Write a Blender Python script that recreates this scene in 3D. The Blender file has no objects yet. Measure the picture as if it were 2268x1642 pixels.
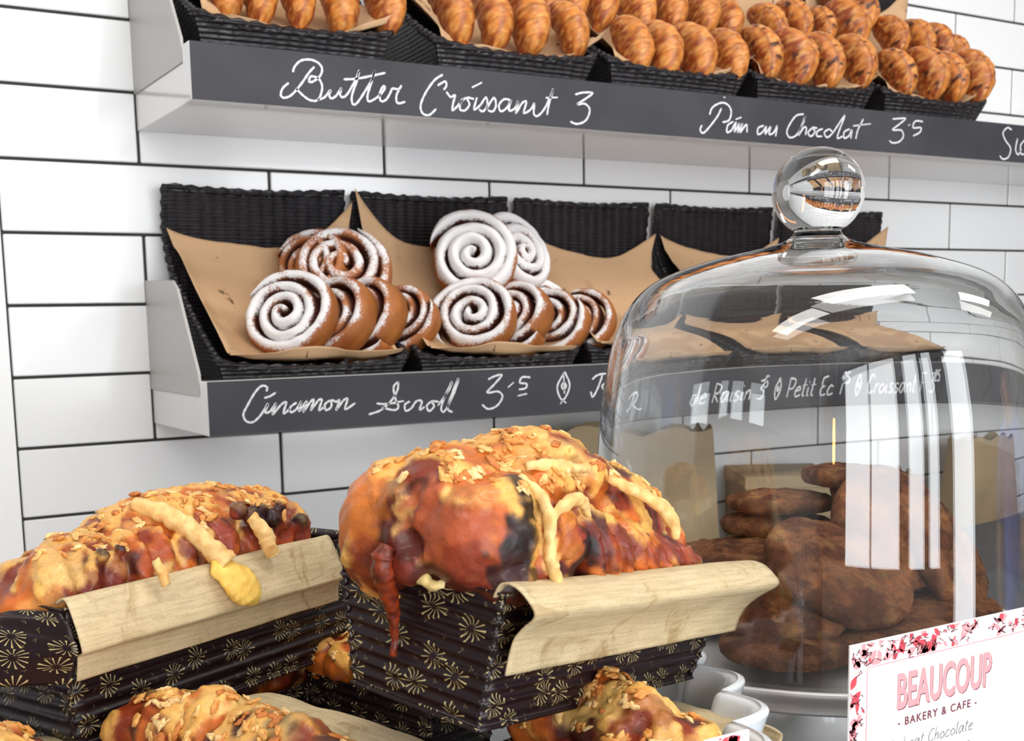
import bpy, bmesh, math, random
import numpy as np
from mathutils import Vector, Matrix, noise
sc = bpy.context.scene
C = sc.collection
PI = math.pi
random.seed(7)
rng = np.random.default_rng(7)

# ------------------------------------------------------------------ camera, light, exposure
W, H = 2268, 1642
CAM = Vector((-.2047, -1.3602, 1.4685)); YAW, PITCH, ROLL, F, PX, PY = .5333, -.1323, -.0204, 2626.7, -42.35, 236.3
def cam_rows():
    cy, sy, cp, sp, cr, sr = math.cos(YAW), math.sin(YAW), math.cos(PITCH), math.sin(PITCH), math.cos(ROLL), math.sin(ROLL)
    fw = Vector((sy*cp, cy*cp, sp)); rt = Vector((cy, -sy, 0)); up = rt.cross(fw)
    return cr*rt + sr*up, -sr*rt + cr*up, fw
RT, UP, FW = cam_rows()
cd = bpy.data.cameras.new('camera'); cam = bpy.data.objects.new('camera', cd); C.objects.link(cam)
m = Matrix.Identity(4)
for i in range(3):
    m[i][0], m[i][1], m[i][2], m[i][3] = RT[i], UP[i], -FW[i], CAM[i]
cam.matrix_world = m
cd.sensor_width = 36; cd.sensor_fit = 'HORIZONTAL'; cd.lens = F/W*36
cd.shift_x = -PX/W; cd.shift_y = PY/W; cd.clip_start = .01
cd.dof.use_dof = True; cd.dof.focus_distance = .60; cd.dof.aperture_fstop = 30
sc.camera = cam
vs = sc.view_settings
sc.display_settings.display_device = 'sRGB'
vs.view_transform = 'Standard'; vs.look = 'None'; vs.exposure = -0.62; vs.gamma = 1; vs.use_curve_mapping = False
cy_ = sc.cycles
cy_.use_denoising = True; cy_.max_bounces = 14; cy_.transmission_bounces = 12; cy_.transparent_max_bounces = 12
cy_.glossy_bounces = 6; cy_.diffuse_bounces = 4; cy_.sample_clamp_indirect = 8; cy_.blur_glossy = .5
world = bpy.data.worlds.new('world'); sc.world = world; world.use_nodes = True
bg = world.node_tree.nodes['Background']; bg.inputs[0].default_value = (.85, .92, 1, 1); bg.inputs[1].default_value = .6
WINDOW_POWER = 11.0      # daylight behind the shop windows
CEIL_LAMPS = [(-.9, -1.6, 20), (.5, -1.3, 26), (2.4, -1.5, 18)]

# ------------------------------------------------------------------ helpers
def tag(o, label=None, cat=None, group=None, kind=None):
    for k, v in (('label', label), ('category', cat), ('group', group), ('kind', kind)):
        if v: o[k] = v
    return o
def empty(name, label, cat, loc=(0,0,0), rot=(0,0,0), group=None):
    o = bpy.data.objects.new(name, None); C.objects.link(o); o.location = loc; o.rotation_euler = rot
    o.empty_display_size = .02
    return tag(o, label, cat, group)
def link(name, me, mat=None, parent=None, loc=(0,0,0), rot=(0,0,0), smooth=False):
    if mat is not None and not me.materials:
        for x in (mat if isinstance(mat, (list, tuple)) else [mat]): me.materials.append(x)
    if smooth:
        me.polygons.foreach_set('use_smooth', [True]*len(me.polygons))
    o = bpy.data.objects.new(name, me); C.objects.link(o); o.parent = parent; o.location = loc; o.rotation_euler = rot
    return o
def mesh(name, V, Fc, uv=None, col=None):
    me = bpy.data.meshes.new(name); me.from_pydata([tuple(v) for v in V], [], [tuple(f) for f in Fc]); me.update()
    if uv is not None:
        l = me.uv_layers.new(name='UVMap'); idx = np.empty(len(me.loops), int); me.loops.foreach_get('vertex_index', idx)
        l.data.foreach_set('uv', np.asarray(uv, float)[idx].ravel())
    if col is not None: setcol(me, col)
    return me
def setcol(me, col):
    a = me.color_attributes.new('Col', 'FLOAT_COLOR', 'POINT')
    c = np.ones((len(me.vertices), 4)); c[:, :3] = col; a.data.foreach_set('color', c.ravel())
def from_bm(name, bm):
    me = bpy.data.meshes.new(name); bm.normal_update(); bm.to_mesh(me); bm.free(); return me
def bx(bm, x0, y0, z0, x1, y1, z1, bev=0, seg=2):
    r = bmesh.ops.create_cube(bm, size=1); vv = r['verts']
    for v in vv: v.co = Vector(((x0+x1)/2+v.co.x*(x1-x0), (y0+y1)/2+v.co.y*(y1-y0), (z0+z1)/2+v.co.z*(z1-z0)))
    if bev:
        es = list({e for v in vv for e in v.link_edges}); bmesh.ops.bevel(bm, geom=es, offset=bev, segments=seg, affect='EDGES', profile=.5)
def box(name, p0, p1, mat, parent=None, bev=0):
    bm = bmesh.new(); bx(bm, *p0, *p1, bev); return link(name, from_bm(name, bm), mat, parent)
def grid(nu, nv, fn, wrapu=False, flip=False):
    V = []; UV = []; Fs = []
    for j in range(nv):
        for i in range(nu):
            u = i/(nu if wrapu else nu-1); v = j/(nv-1); V.append(fn(u, v)); UV.append((u, v))
    for j in range(nv-1):
        for i in range(nu if wrapu else nu-1):
            a, b = j*nu+i, j*nu+(i+1) % nu; f = (a, b, b+nu, a+nu); Fs.append(f[::-1] if flip else f)
    return V, Fs, UV
def lathe(prof, n=96, close=False):
    V = []; Fs = []
    for r, z in prof:
        for i in range(n): a = 2*PI*i/n; V.append((r*math.cos(a), r*math.sin(a), z))
    k = len(prof)
    for j in range(k if close else k-1):
        for i in range(n):
            a, b = j*n+i, j*n+(i+1) % n; c, d = ((j+1) % k)*n+i, ((j+1) % k)*n+(i+1) % n; Fs.append((a, b, d, c))
    return V, Fs
def tube(pts, r, n=8, closed=False, V=None, Fs=None):
    """round tube through pts; r a number or list"""
    V = [] if V is None else V; Fs = [] if Fs is None else Fs; base = len(V)
    P = [Vector(p) for p in pts]; k = len(P); prev = None
    for i, p in enumerate(P):
        if closed: t = P[(i+1) % k]-P[i-1]
        else: t = P[min(i+1, k-1)]-P[max(i-1, 0)]
        t.normalize()
        if prev is None:
            a = Vector((0,0,1)) if abs(t.z) < .9 else Vector((1,0,0)); u = t.cross(a).normalized()
        else: u = (prev - t*prev.dot(t)).normalized()
        prev = u; w = t.cross(u); rr = r[i] if hasattr(r, '__len__') else r
        for q in range(n): a = 2*PI*q/n; V.append(tuple(p+u*rr*math.cos(a)+w*rr*math.sin(a)))
    for i in range(k if closed else k-1):
        for q in range(n):
            a, b = base+i*n+q, base+i*n+(q+1) % n; c, d = base+((i+1) % k)*n+q, base+((i+1) % k)*n+(q+1) % n; Fs.append((a, b, d, c))
    if not closed:
        Fs.append(tuple(base+q for q in range(n))[::-1]); Fs.append(tuple(base+(k-1)*n+q for q in range(n)))
    return V, Fs
def smoothpath(pts, sub=6):
    P = [np.array(p, float) for p in pts]; out = []
    if len(P) < 3: return P
    Q = [2*P[0]-P[1]] + P + [2*P[-1]-P[-2]]
    for i in range(1, len(Q)-2):
        for s in range(sub):
            t = s/sub; a, b, c, d = Q[i-1:i+3]
            out.append(.5*((2*b)+(-a+c)*t+(2*a-5*b+4*c-d)*t*t+(-a+3*b-3*c+d)*t**3))
    out.append(P[-1]); return out
def smooth01(a, b, x): t = np.clip((x-a)/(b-a), 0, 1); return t*t*(3-2*t)
def nz(P, s, off=0.):
    return np.array([noise.noise(Vector((p[0]*s+off, p[1]*s+off*.7, p[2]*s-off))) for p in P])
def mixc(a, b, t): t = np.asarray(t)[..., None]; return np.asarray(a)*(1-t)+np.asarray(b)*t

# ------------------------------------------------------------------ materials
def srgb(r, g, b):
    f = lambda c: (c/255/12.92) if c/255 <= .04045 else ((c/255+.055)/1.055)**2.4
    return (f(r), f(g), f(b))
class NT:
    def __init__(s, name):
        s.m = bpy.data.materials.new(name); s.m.use_nodes = True; s.t = s.m.node_tree; s.n = s.t.nodes
        s.b = s.n['Principled BSDF']; s.out = s.n['Material Output']
    def add(s, typ, **k):
        n = s.n.new(typ)
        for a, v in k.items(): setattr(n, a, v)
        return n
    def ln(s, a, b): s.t.links.new(a, b)
    def math(s, op, a, b=None, c=None):
        n = s.add('ShaderNodeMath', operation=op)
        for i, x in enumerate((a, b, c)):
            if x is None: continue
            if isinstance(x, (int, float)): n.inputs[i].default_value = x
            else: s.ln(x, n.inputs[i])
        return n.outputs[0]
    def mix(s, f, a, b, blend='MIX'):
        n = s.add('ShaderNodeMix', data_type='RGBA', blend_type=blend)
        for x, i in ((f, 0), (a, 6), (b, 7)):
            if isinstance(x, (int, float)): n.inputs[i].default_value = x
            elif isinstance(x, tuple): n.inputs[i].default_value = (*x, 1)
            else: s.ln(x, n.inputs[i])
        return n.outputs[2]
    def ramp(s, f, stops):
        n = s.add('ShaderNodeValToRGB'); s.ln(f, n.inputs[0]); e = n.color_ramp.elements
        while len(e) > 1: e.remove(e[-1])
        e[0].position, e[0].color = stops[0][0], (*stops[0][1], 1)
        for p, c in stops[1:]: x = e.new(p); x.color = (*c, 1)
        return n.outputs[0]
    def coord(s, which='Object', scale=(1,1,1)):
        n = s.add('ShaderNodeTexCoord'); mp = s.add('ShaderNodeMapping'); s.ln(n.outputs[which], mp.inputs[0]); mp.inputs['Scale'].default_value = scale
        return mp.outputs[0]
    def noise(s, vec, scale, detail=4, rough=.55, dist=0):
        n = s.add('ShaderNodeTexNoise'); s.ln(vec, n.inputs['Vector']); n.inputs['Scale'].default_value = scale
        n.inputs['Detail'].default_value = detail; n.inputs['Roughness'].default_value = rough; n.inputs['Distortion'].default_value = dist
        return n.outputs['Fac']
    def bump(s, h, strength=.3, dist=.001, normal=None):
        n = s.add('ShaderNodeBump'); s.ln(h, n.inputs['Height']); n.inputs['Strength'].default_value = strength; n.inputs['Distance'].default_value = dist
        if normal is not None: s.ln(normal, n.inputs['Normal'])
        s.ln(n.outputs[0], s.b.inputs['Normal']); return n.outputs[0]
    def set(s, **k):
        mp = dict(color='Base Color', rough='Roughness', metal='Metallic', spec='Specular IOR Level', trans='Transmission Weight', ior='IOR', coat='Coat Weight', coatr='Coat Roughness',
                  sss='Subsurface Weight', sheen='Sheen Weight', em='Emission Color', ems='Emission Strength')
        for a, v in k.items():
            i = s.b.inputs[mp[a]]
            if isinstance(v, tuple): i.default_value = (*v, 1)
            elif isinstance(v, (int, float)): i.default_value = v
            else: s.ln(v, i)
        return s
def simple(name, col, rough=.5, metal=0, spec=.5, **k):
    return NT(name).set(color=col, rough=rough, metal=metal, spec=spec, **k).m

def m_tile():
    s = NT('glazed_white_tile'); v = s.coord('Object')
    c = s.mix(s.noise(v, 3, 2), (.80,.805,.81), (.86,.862,.86)); s.set(color=c, rough=.16, spec=.5, coat=.3, coatr=.06)
    s.bump(s.noise(v, 9, 2, .4), .12, .002); return s.m
M = {}
M['tile'] = m_tile()
M['grout'] = simple('dark_grout', (.035,.033,.03), .9)
M['plaster'] = simple('white_plaster', (.88,.88,.88), .6)
M['wallpaint'] = simple('warm_grey_wall_paint', (.27,.25,.23), .7)
M['ceiling'] = simple('ceiling_paint', (.42,.41,.40), .8)
M['floorm'] = simple('grey_floor', (.25,.23,.21), .5)
M['shelf_white'] = simple('white_shelf_laminate', (.72,.71,.70), .10)
M['bracket'] = simple('pale_grey_bracket', (.46,.44,.42), .4)
def m_board():
    s = NT('chalkboard_paint'); v = s.coord('Object'); n1 = s.noise(v, 14, 5, .6); n2 = s.noise(v, 5, 3, .5, .6)
    c = s.mix(s.ramp(n2, [(.35,(0,0,0)),(.75,(1,1,1))]), srgb(46,46,52), srgb(66,66,72)); c = s.mix(s.math('MULTIPLY', n1, .25), c, srgb(96,96,100))
    s.set(color=c, rough=.62, spec=.35); s.bump(n1, .08, .0005); return s.m
M['board'] = m_board()
def m_chalk():
    s = NT('white_chalk'); v = s.coord('Object'); n = s.noise(v, 500, 3, .7)
    s.set(color=s.mix(s.ramp(n, [(.3,(0,0,0)),(.62,(1,1,1))]), srgb(190,192,196), srgb(246,246,246)), rough=.95, spec=.1); return s.m
M['chalk'] = m_chalk()
def m_wicker():
    s = NT('black_wicker'); tc = s.add('ShaderNodeTexCoord'); v = tc.outputs['Object']
    w = s.add('ShaderNodeTexWave', wave_type='BANDS', bands_direction='Z'); s.ln(v, w.inputs[0]); w.inputs['Scale'].default_value = 70; w.inputs['Distortion'].default_value = 1.2; w.inputs['Detail'].default_value = 1
    w.inputs['Detail Scale'].default_value = 1.5
    w2 = s.add('ShaderNodeTexWave', wave_type='BANDS', bands_direction='X'); s.ln(v, w2.inputs[0]); w2.inputs['Scale'].default_value = 22; w2.inputs['Distortion'].default_value = .6
    h = s.math('ADD', w.outputs['Fac'], s.math('MULTIPLY', w2.outputs['Fac'], .45)); h = s.math('ADD', h, s.math('MULTIPLY', s.noise(v, 120, 3), .5))
    s.set(color=s.mix(s.noise(v, 60, 3), (.006,.005,.006), (.03,.026,.032)), rough=.34, spec=.45); s.bump(h, .9, .002); return s.m
M['wicker'] = m_wicker()
def m_paper(name='kraft_paper', base=srgb(186,148,110), dark=srgb(150,112,78), spots=True):
    s = NT(name); v = s.coord('Object'); n = s.noise(v, 12, 4, .6); f = s.noise(v, 350, 3, .7)
    c = s.mix(n, base, tuple(x*.86 for x in base)); c = s.mix(s.math('MULTIPLY', f, .35), c, dark)
    if spots:
        n2 = s.noise(v, 42, 3, .65, .5); c = s.mix(s.ramp(n2, [(.66,(0,0,0)),(.70,(1,1,1))]), c, tuple(x*.45 for x in dark))
        n3 = s.noise(v, 9, 2, .5); c = s.mix(s.ramp(n3, [(.57,(0,0,0)),(.62,(.55,.55,.55))]), c, tuple(x*.9 for x in dark))
    s.set(color=c, rough=.62, spec=.25)
    s.bump(s.math('ADD', s.math('MULTIPLY', n, 2.), f), .25, .0012); return s.m
M['kraft'] = m_paper('kraft_paper', srgb(214,176,136), srgb(172,132,94))
M['kraft2'] = m_paper('plain_kraft', srgb(172,152,120), srgb(132,112,84), False)
def m_cuff():
    s = NT('baked_kraft_cuff'); v = s.coord('Object'); uv = s.coord('UV', (1,1,1)); sp = s.add('ShaderNodeSeparateXYZ'); s.ln(uv, sp.inputs[0])
    st = s.coord('UV', (2.2,11,1)); n = s.noise(v, 45, 5, .7, .8); g = s.noise(st, 3, 4, .6); f = s.noise(v, 900, 3, .8)
    c = s.mix(n, srgb(224,206,168), srgb(182,160,120)); c = s.mix(s.ramp(g, [(.42,(0,0,0)),(.8,(.5,.5,.5))]), c, srgb(120,96,62))
    c = s.mix(s.ramp(f, [(.55,(0,0,0)),(.75,(.6,.6,.6))]), c, srgb(120,98,66))
    w = s.noise(v, 26, 4, .7, 1.5); c = s.mix(s.ramp(w, [(.54,(0,0,0)),(.66,(.7,.7,.7))]), c, srgb(150,122,76))
    s.set(color=c, rough=.55, spec=.3); s.bump(s.math('ADD', g, s.math('MULTIPLY', f, .4)), .35, .0008); return s.m
M['cuff'] = m_cuff()
def m_flower():
    """dark paper printed with small gold daisies"""
    s = NT('gold_daisy_print'); tc = s.add('ShaderNodeTexCoord'); uv = tc.outputs['UV']
    def layer(vec, sc_, petals, r0, r1, rnd, off):
        mp = s.add('ShaderNodeMapping'); s.ln(vec, mp.inputs[0]); mp.inputs['Location'].default_value = (off, off*.61, 0)
        vo = s.add('ShaderNodeTexVoronoi', voronoi_dimensions='2D'); s.ln(mp.outputs[0], vo.inputs['Vector']); vo.inputs['Scale'].default_value = sc_; vo.inputs['Randomness'].default_value = rnd
        d = s.add('ShaderNodeVectorMath', operation='SUBTRACT'); s.ln(mp.outputs[0], d.inputs[0]); s.ln(vo.outputs['Position'], d.inputs[1])
        sp = s.add('ShaderNodeSeparateXYZ'); s.ln(d.outputs[0], sp.inputs[0])
        a = s.math('ARCTAN2', sp.outputs[1], sp.outputs[0]); r = vo.outputs['Distance']
        rc = s.add('ShaderNodeSeparateColor'); s.ln(vo.outputs['Color'], rc.inputs[0])
        pet = s.math('COSINE', s.math('ADD', s.math('MULTIPLY', a, petals), s.math('MULTIPLY', rc.outputs[0], 6)))
        wv = s.math('COSINE', s.math('MULTIPLY', a, 3)); R1 = s.math('ADD', r1-.03, s.math('MULTIPLY', wv, .04))
        inside = s.math('MULTIPLY', s.math('GREATER_THAN', r, r0), s.math('LESS_THAN', r, R1))
        thr = s.math('SUBTRACT', .95, s.math('MULTIPLY', r, .85))
        return s.math('MULTIPLY', inside, s.math('GREATER_THAN', pet, thr))
    m1 = layer(uv, 60, 13, .09, .355, .6, .3); m2 = layer(uv, 120, 5, .0, .13, 1., 1.7)
    mk = s.math('MAXIMUM', m1, s.math('MULTIPLY', m2, .8))
    v = s.coord('Object'); base = s.mix(s.noise(v, 30, 3), (.008,.003,.005), (.018,.007,.009))
    c = s.mix(mk, base, srgb(186,170,118)); s.set(color=c, rough=.36, spec=.4)
    s.bump(s.noise(v, 400, 3), .15, .0005); return s.m
M['flower'] = m_flower()
def m_vcol(name, rough=.5, fine=300, bumps=.5, dist=.001, vary=.35, coat=0., sss=0., dark=.45, spec=.5, rvar=0):
    s = NT(name); a = s.add('ShaderNodeVertexColor', layer_name='Col'); v = s.coord('Object')
    n = s.noise(v, fine, 5, .65); n2 = s.noise(v, fine*.25, 4, .6, .5)
    d = s.mix(1., a.outputs[0], (dark,)*3, 'MULTIPLY'); c = s.mix(s.math('MULTIPLY', s.ramp(n, [(.35,(0,0,0)),(.75,(1,1,1))]), vary), a.outputs[0], d)
    hi = s.noise(v, fine*3.2, 6, .75); c = s.mix(s.math('MULTIPLY', s.ramp(hi, [(.56,(0,0,0)),(.64,(1,1,1))]), vary*.9), c, s.mix(1., c, (.42,.30,.25), 'MULTIPLY')); c = s.mix(s.math('MULTIPLY', s.ramp(hi, [(.34,(1,1,1)),(.42,(0,0,0))]), vary*.6), c, s.mix(1., c, (1.5,1.45,1.35), 'MULTIPLY'))
    l = s.mix(1., a.outputs[0], (1.45,1.35,1.2), 'MULTIPLY'); c = s.mix(s.math('MULTIPLY', s.ramp(n2, [(.45,(0,0,0)),(.7,(1,1,1))]), vary*.8), c, l)
    s.set(color=c, spec=spec, coat=coat, coatr=.2)
    if rvar: s.ln(s.math('ADD', rough-rvar/2, s.math('MULTIPLY', n2, rvar)), s.b.inputs['Roughness'])
    else: s.set(rough=rough)
    if sss: s.set(sss=sss); s.b.inputs['Subsurface Radius'].default_value = (.004,.002,.001); s.b.inputs['Subsurface Scale'].default_value = 1
    s.bump(s.math('ADD', s.math('ADD', n, s.math('MULTIPLY', hi, .4)), s.math('MULTIPLY', n2, 1.5)), bumps, dist); return s.m
M['crust'] = m_vcol('glazed_bread_crust', .38, 240, .5, .0012, .6, coat=.2, rvar=.25, spec=.38)
M['crumb'] = m_vcol('baked_crumble', .5, 420, .4, .0007, .35)
M['croissant'] = m_vcol('croissant_crust', .42, 220, .4, .001, .45, coat=.12)
M['cookie'] = m_vcol('dark_cookie', .8, 620, 1., .0022, .9, dark=.35, spec=.2)
def m_scroll():
    s = NT('sugared_scroll'); a = s.add('ShaderNodeVertexColor', layer_name='Col'); at_ = s.add('ShaderNodeVertexColor', layer_name='Sugar'); v = s.coord('Object')
    n = s.noise(v, 420, 5, .75); n2 = s.noise(v, 75, 5, .7)
    d = s.mix(1., a.outputs[0], (.5,.45,.4), 'MULTIPLY'); c = s.mix(s.math('MULTIPLY', n, .6), a.outputs[0], d)
    mk = s.math('ADD', s.math('MULTIPLY', n, .9), s.math('MULTIPLY', n2, .6))
    sp = s.add('ShaderNodeSeparateColor'); s.ln(at_.outputs[0], sp.inputs[0]); mk = s.math('ADD', mk, s.math('SUBTRACT', sp.outputs[0], .12))
    f = s.ramp(mk, [(0,(0,0,0)),(.98,(0,0,0)),(1.,(1,1,1))]); f = s.math('MULTIPLY', s.math('SUBTRACT', mk, 1.12), 6); n_ = s.add('ShaderNodeClamp'); s.ln(f, n_.inputs[0])
    c = s.mix(s.math('MULTIPLY', n_.outputs[0], .95), c, (.84,.83,.83)); s.set(color=c, rough=.55, spec=.35)
    s.bump(s.math('ADD', n, n2), .5, .0012); return s.m
M['scroll'] = m_scroll()
def m_glass(name, col=(1,1,1), rough=0.):
    s = NT(name); s.n.remove(s.b); g = s.add('ShaderNodeBsdfGlass'); g.inputs['Color'].default_value = (*col, 1); g.inputs['Roughness'].default_value = rough; g.inputs['IOR'].default_value = 1.62
    s.ln(g.outputs[0], s.out.inputs[0]); return s.m
M['glass'] = m_glass('clear_glass', (.985,.99,.99))
M['porcelain'] = simple('white_porcelain', (.72,.76,.80), .14, coat=.4)
M['plate'] = simple('white_plate_glaze', (.9,.89,.87), .18)
M['counter'] = simple('dark_stone_counter', (.055,.055,.058), .42)
M['card'] = simple('white_card', (.93,.93,.93), .5)
M['red'] = simple('red_ink', srgb(226,70,84), .6)
M['pink'] = simple('pink_ink', srgb(244,158,162), .6)
M['blackink'] = simple('grey_pen_ink', srgb(110,108,116), .7)
M['brownink'] = simple('dark_plum_ink', srgb(120,60,70), .7)
M['steel'] = simple('steel', (.6,.6,.6), .25, 1)
M['darkmetal'] = simple('dark_metal', (.03,.03,.03), .4)
def emit(name, col, st):
    s = NT(name); s.n.remove(s.b); e = s.add('ShaderNodeEmission'); e.inputs[0].default_value = (*col, 1); e.inputs[1].default_value = st; s.ln(e.outputs[0], s.out.inputs[0]); return s.m

# ------------------------------------------------------------------ the room
X0, X1, YF, ZC = -2.6, 4.4, -4.2, 3.0
TW, TH, TZ0, TX0 = .3, .0767, 1.8, .0
def struct(o): o['kind'] = 'structure'; return o
bm = bmesh.new()
for v in range(-15, 24):
    zt = TZ0-v*TH
    half = (v % 2 == 0)            # rows whose joints fall on half tiles (v counted from the line above the row)
    xs = [.0010] + [TX0+TW*(u+(.5 if v % 2 else 0)) for u in range(0 if v % 2 else 1, 16)]
    xs = [x for x in xs if x < X1]
    for a, b in zip(xs, xs[1:]+[X1]):
        if b-a < .02: continue
        g = .0017; bx(bm, a+g, -.0045, zt-TH+g, b-g, .004, zt-g, .0012, 1)
struct(link('wall_back', from_bm('wall_back', bm), M['tile']))
struct(box('wall_behind_tiles', (X0, -.002, 0), (X1, .10, ZC), M['grout'])).name = 'wall_back_grout'
struct(box('trim_1', (X0, -.0062, 0), (.0002, .0, ZC), M['plaster']))
struct(box('wall_left', (X0-.1, YF, 0), (X0, 0, ZC), M['wallpaint']))
struct(box('wall_right', (X1, YF, 0), (X1+.1, 0, ZC), M['wallpaint']))
struct(box('floor', (X0, YF, -.1), (X1, 0, 0), M['floorm']))
struct(box('ceiling', (X0, YF, ZC), (X1, 0, ZC+.1), M['ceiling']))
# window wall behind the camera: (x0, x1) openings
WIN = [(-1.75, .0), (.22, .72), (.82, 1.2), (1.65, 2.6)]
WZ0, WZ1 = .22, 2.88
bm = bmesh.new()
xs = [X0] + [q for w in WIN for q in w] + [X1]
for a, b in zip(xs[::2], xs[1::2]): bx(bm, a, YF-.12, 0, b, YF, ZC)
for a, b in WIN: bx(bm, a, YF-.12, 0, b, YF, WZ0); bx(bm, a, YF-.12, WZ1, b, YF, ZC)
struct(link('wall_front', from_bm('wall_front', bm), M['wallpaint']))
mw = emit('daylight_pane', (.94,.97,1.), WINDOW_POWER)
for i, (a, b) in enumerate(WIN):
    bm = bmesh.new()
    for q in ((a, WZ0, a+.035, WZ1), (b-.035, WZ0, b, WZ1), (a+.035, WZ0, b-.035, WZ0+.04), (a+.035, WZ1-.04, b-.035, WZ1)) : bx(bm, q[0], YF-.08, q[1], q[2], YF-.02, q[3])
    if b-a > 1: bx(bm, (a+b)/2-.02, YF-.08, WZ0+.04, (a+b)/2+.02, YF-.02, WZ1-.04)
    fr = struct(link('window_%d' % (i+1), from_bm('window_frame', bm), M['darkmetal']))
    box('pane', (a+.03, YF-.06, WZ0+.03), (b-.03, YF-.055, WZ1-.03), mw, fr)
# ceiling lights: real panels that hang over the shop
for i, (x, y, pw) in enumerate(CEIL_LAMPS):
    L = bpy.data.lights.new('ceiling_light', 'AREA'); L.shape = 'RECTANGLE'; L.size = 1.1; L.size_y = .35; L.energy = pw; L.color = (1, .97, .93)
    o = bpy.data.objects.new('ceiling_light', L); C.objects.link(o); o.location = (x, y, ZC-.06)
    tag(o, 'ceiling light panel, %s along the shop ceiling' % ('first', 'second', 'third')[i], 'ceiling light', 'ceiling light panels')

# ------------------------------------------------------------------ chalk lettering (stroke tables are in pixels of four looks at the boards)
def view(ox, oy, k, Y=-.2135):
    def f(p):
        x, y = ox+p[0]/k, oy+p[1]/k
        d = FW + RT*((x-W/2-PX)/F) - UP*((y-H/2-PY)/F); t = (Y-CAM.y)/d.y; q = CAM+d*t; return (q.x, q.z)
    return f
def ribbons(strokes, w, y, thick=.0004, wob=.15, V=None, Fs=None):
    V = [] if V is None else V; Fs = [] if Fs is None else Fs
    for st in strokes:
        P = smoothpath(st, 6)
        if len(P) == 1: P = [P[0], P[0]+.001]
        n = len(P); b = len(V)
        for i, p in enumerate(P):
            t = P[min(i+1, n-1)]-P[max(i-1, 0)]; L = np.hypot(*t) or 1; nn = np.array((-t[1], t[0]))/L
            ww = w*(1+wob*math.sin(i*1.7+b))*(.7 if i in (0, n-1) else 1)*.5
            for s_ in (1, -1): V.append((p[0]+nn[0]*ww*s_, y, p[1]+nn[1]*ww*s_))
        for i in range(n-1): a = b+2*i; Fs.append((a, a+1, a+3, a+2))
    return V, Fs
def chalk(parent, name, f, S, w=.0021, y=-.2139):
    V, Fs = ribbons([[f(p) for p in st] for st in S], w, y)
    o = link(name, mesh(name, V, Fs), M['chalk'], parent); md = o.modifiers.new('t', 'SOLIDIFY'); md.thickness = .0003; md.offset = 0; return o
vG, vA, vB, vC = view(340,0,3.78), view(280,0,2.268), view(1180,0,2.0846), view(300,380,2.0618)
BUTTER = [[(1130,695),(1080,740),(1065,800),(1100,820),(1160,790),(1230,710),(1300,610),(1345,560)],
 [(1165,605),(1180,560),(1230,510),(1310,500),(1380,530),(1410,580),(1390,640),(1330,685),(1300,680),(1320,640),(1380,660),(1410,720),(1400,790),(1370,840),(1310,840),(1250,800),(1190,740)],
 [(1370,838),(1430,815),(1480,755),(1470,800),(1490,825),(1530,800),(1570,740),(1560,790),(1580,815),(1620,790),(1690,670),(1720,590),(1700,680),(1660,800),(1665,870),(1700,865),(1760,780),(1830,660),(1850,590),(1820,700),(1790,800),(1800,850),(1850,830),(1900,790),(1935,740),(1925,722),(1900,760),(1892,820),(1910,850),(1950,830),(1985,770),(2000,742),(2050,748),(2075,715)],
 [(1590,665),(1700,660),(1850,630),(1940,610)], [(2055,750),(2032,800),(2035,855),(2060,866),(2105,852)]]
CROISS = [[(1588,375),(1545,405),(1500,470),(1477,530),(1487,570),(1520,578),(1555,548)], [(1562,430),(1600,410),(1606,432),(1592,452)],
 [(1606,462),(1628,488),(1650,478),(1640,520),(1637,555),(1665,530),(1690,495)], [(1705,490),(1678,515),(1675,550),(1700,555),(1722,525),(1710,492),(1745,498)], [(1760,490),(1745,550),(1775,530),(1805,490),(1812,530),(1790,560),(1770,550)],
 [(1735,440),(1785,415)], [(1805,550),(1845,492),(1855,530),(1840,560),(1815,555)], [(1926,502),(1895,500),(1870,530),(1880,560),(1910,542),(1931,503),(1920,555),(1950,545),(1968,508),(1955,570),(1985,520),(2008,512),(1995,568),(2030,550),(2048,520),(2045,570),(2065,583),(2100,545),(2130,480),(2142,450),(2120,530),(2112,578)], [(2105,492),(2165,490)]]
THREE = [[(195,437),(230,428),(275,430),(245,455),(205,482),(240,480),(262,508),(245,555),(205,573),(172,562)]]
PAIN = [[(815,530),(830,495),(870,475),(900,485),(915,515),(905,555),(875,565)], [(870,500),(850,540),(810,592),(785,615),(772,600),(780,578)], [(925,562),(900,578),(895,610),(915,603),(937,565),(930,610),(952,572),(945,612),(967,572),(957,612),(985,575),(988,612)], [(935,552),(962,542)],
 [(1065,580),(1040,592),(1038,620),(1058,612),(1077,585),(1072,620),(1097,585),(1090,620),(1112,612),(1127,580),(1120,630)], [(1250,527),(1215,535),(1185,575),(1172,610),(1185,635),(1215,625),(1245,575),(1258,535)], [(1258,535),(1240,580),(1225,625),(1250,590),(1262,592),(1258,625)],
 [(1290,590),(1270,612),(1283,630),(1302,608),(1290,590),(1312,592)], [(1338,595),(1315,605),(1310,628),(1335,630)], [(1368,595),(1345,612),(1358,635),(1382,614),(1368,595)], [(1382,618),(1420,560),(1440,535),(1415,600),(1405,638),(1430,630)], [(1462,596),(1437,610),(1437,638),(1458,628),(1472,600),(1467,640)], [(1525,550),(1500,600),(1490,642)], [(1478,582),(1560,572)],
 [(1660,550),(1690,548),(1720,548),(1690,575),(1660,600),(1700,602),(1710,630),(1690,655),(1660,660),(1645,650)], [(1733,580),(1741,575)], [(1800,562),(1765,560),(1755,590),(1790,590),(1785,612),(1755,628)], [(880,448),(888,452)]]
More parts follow.
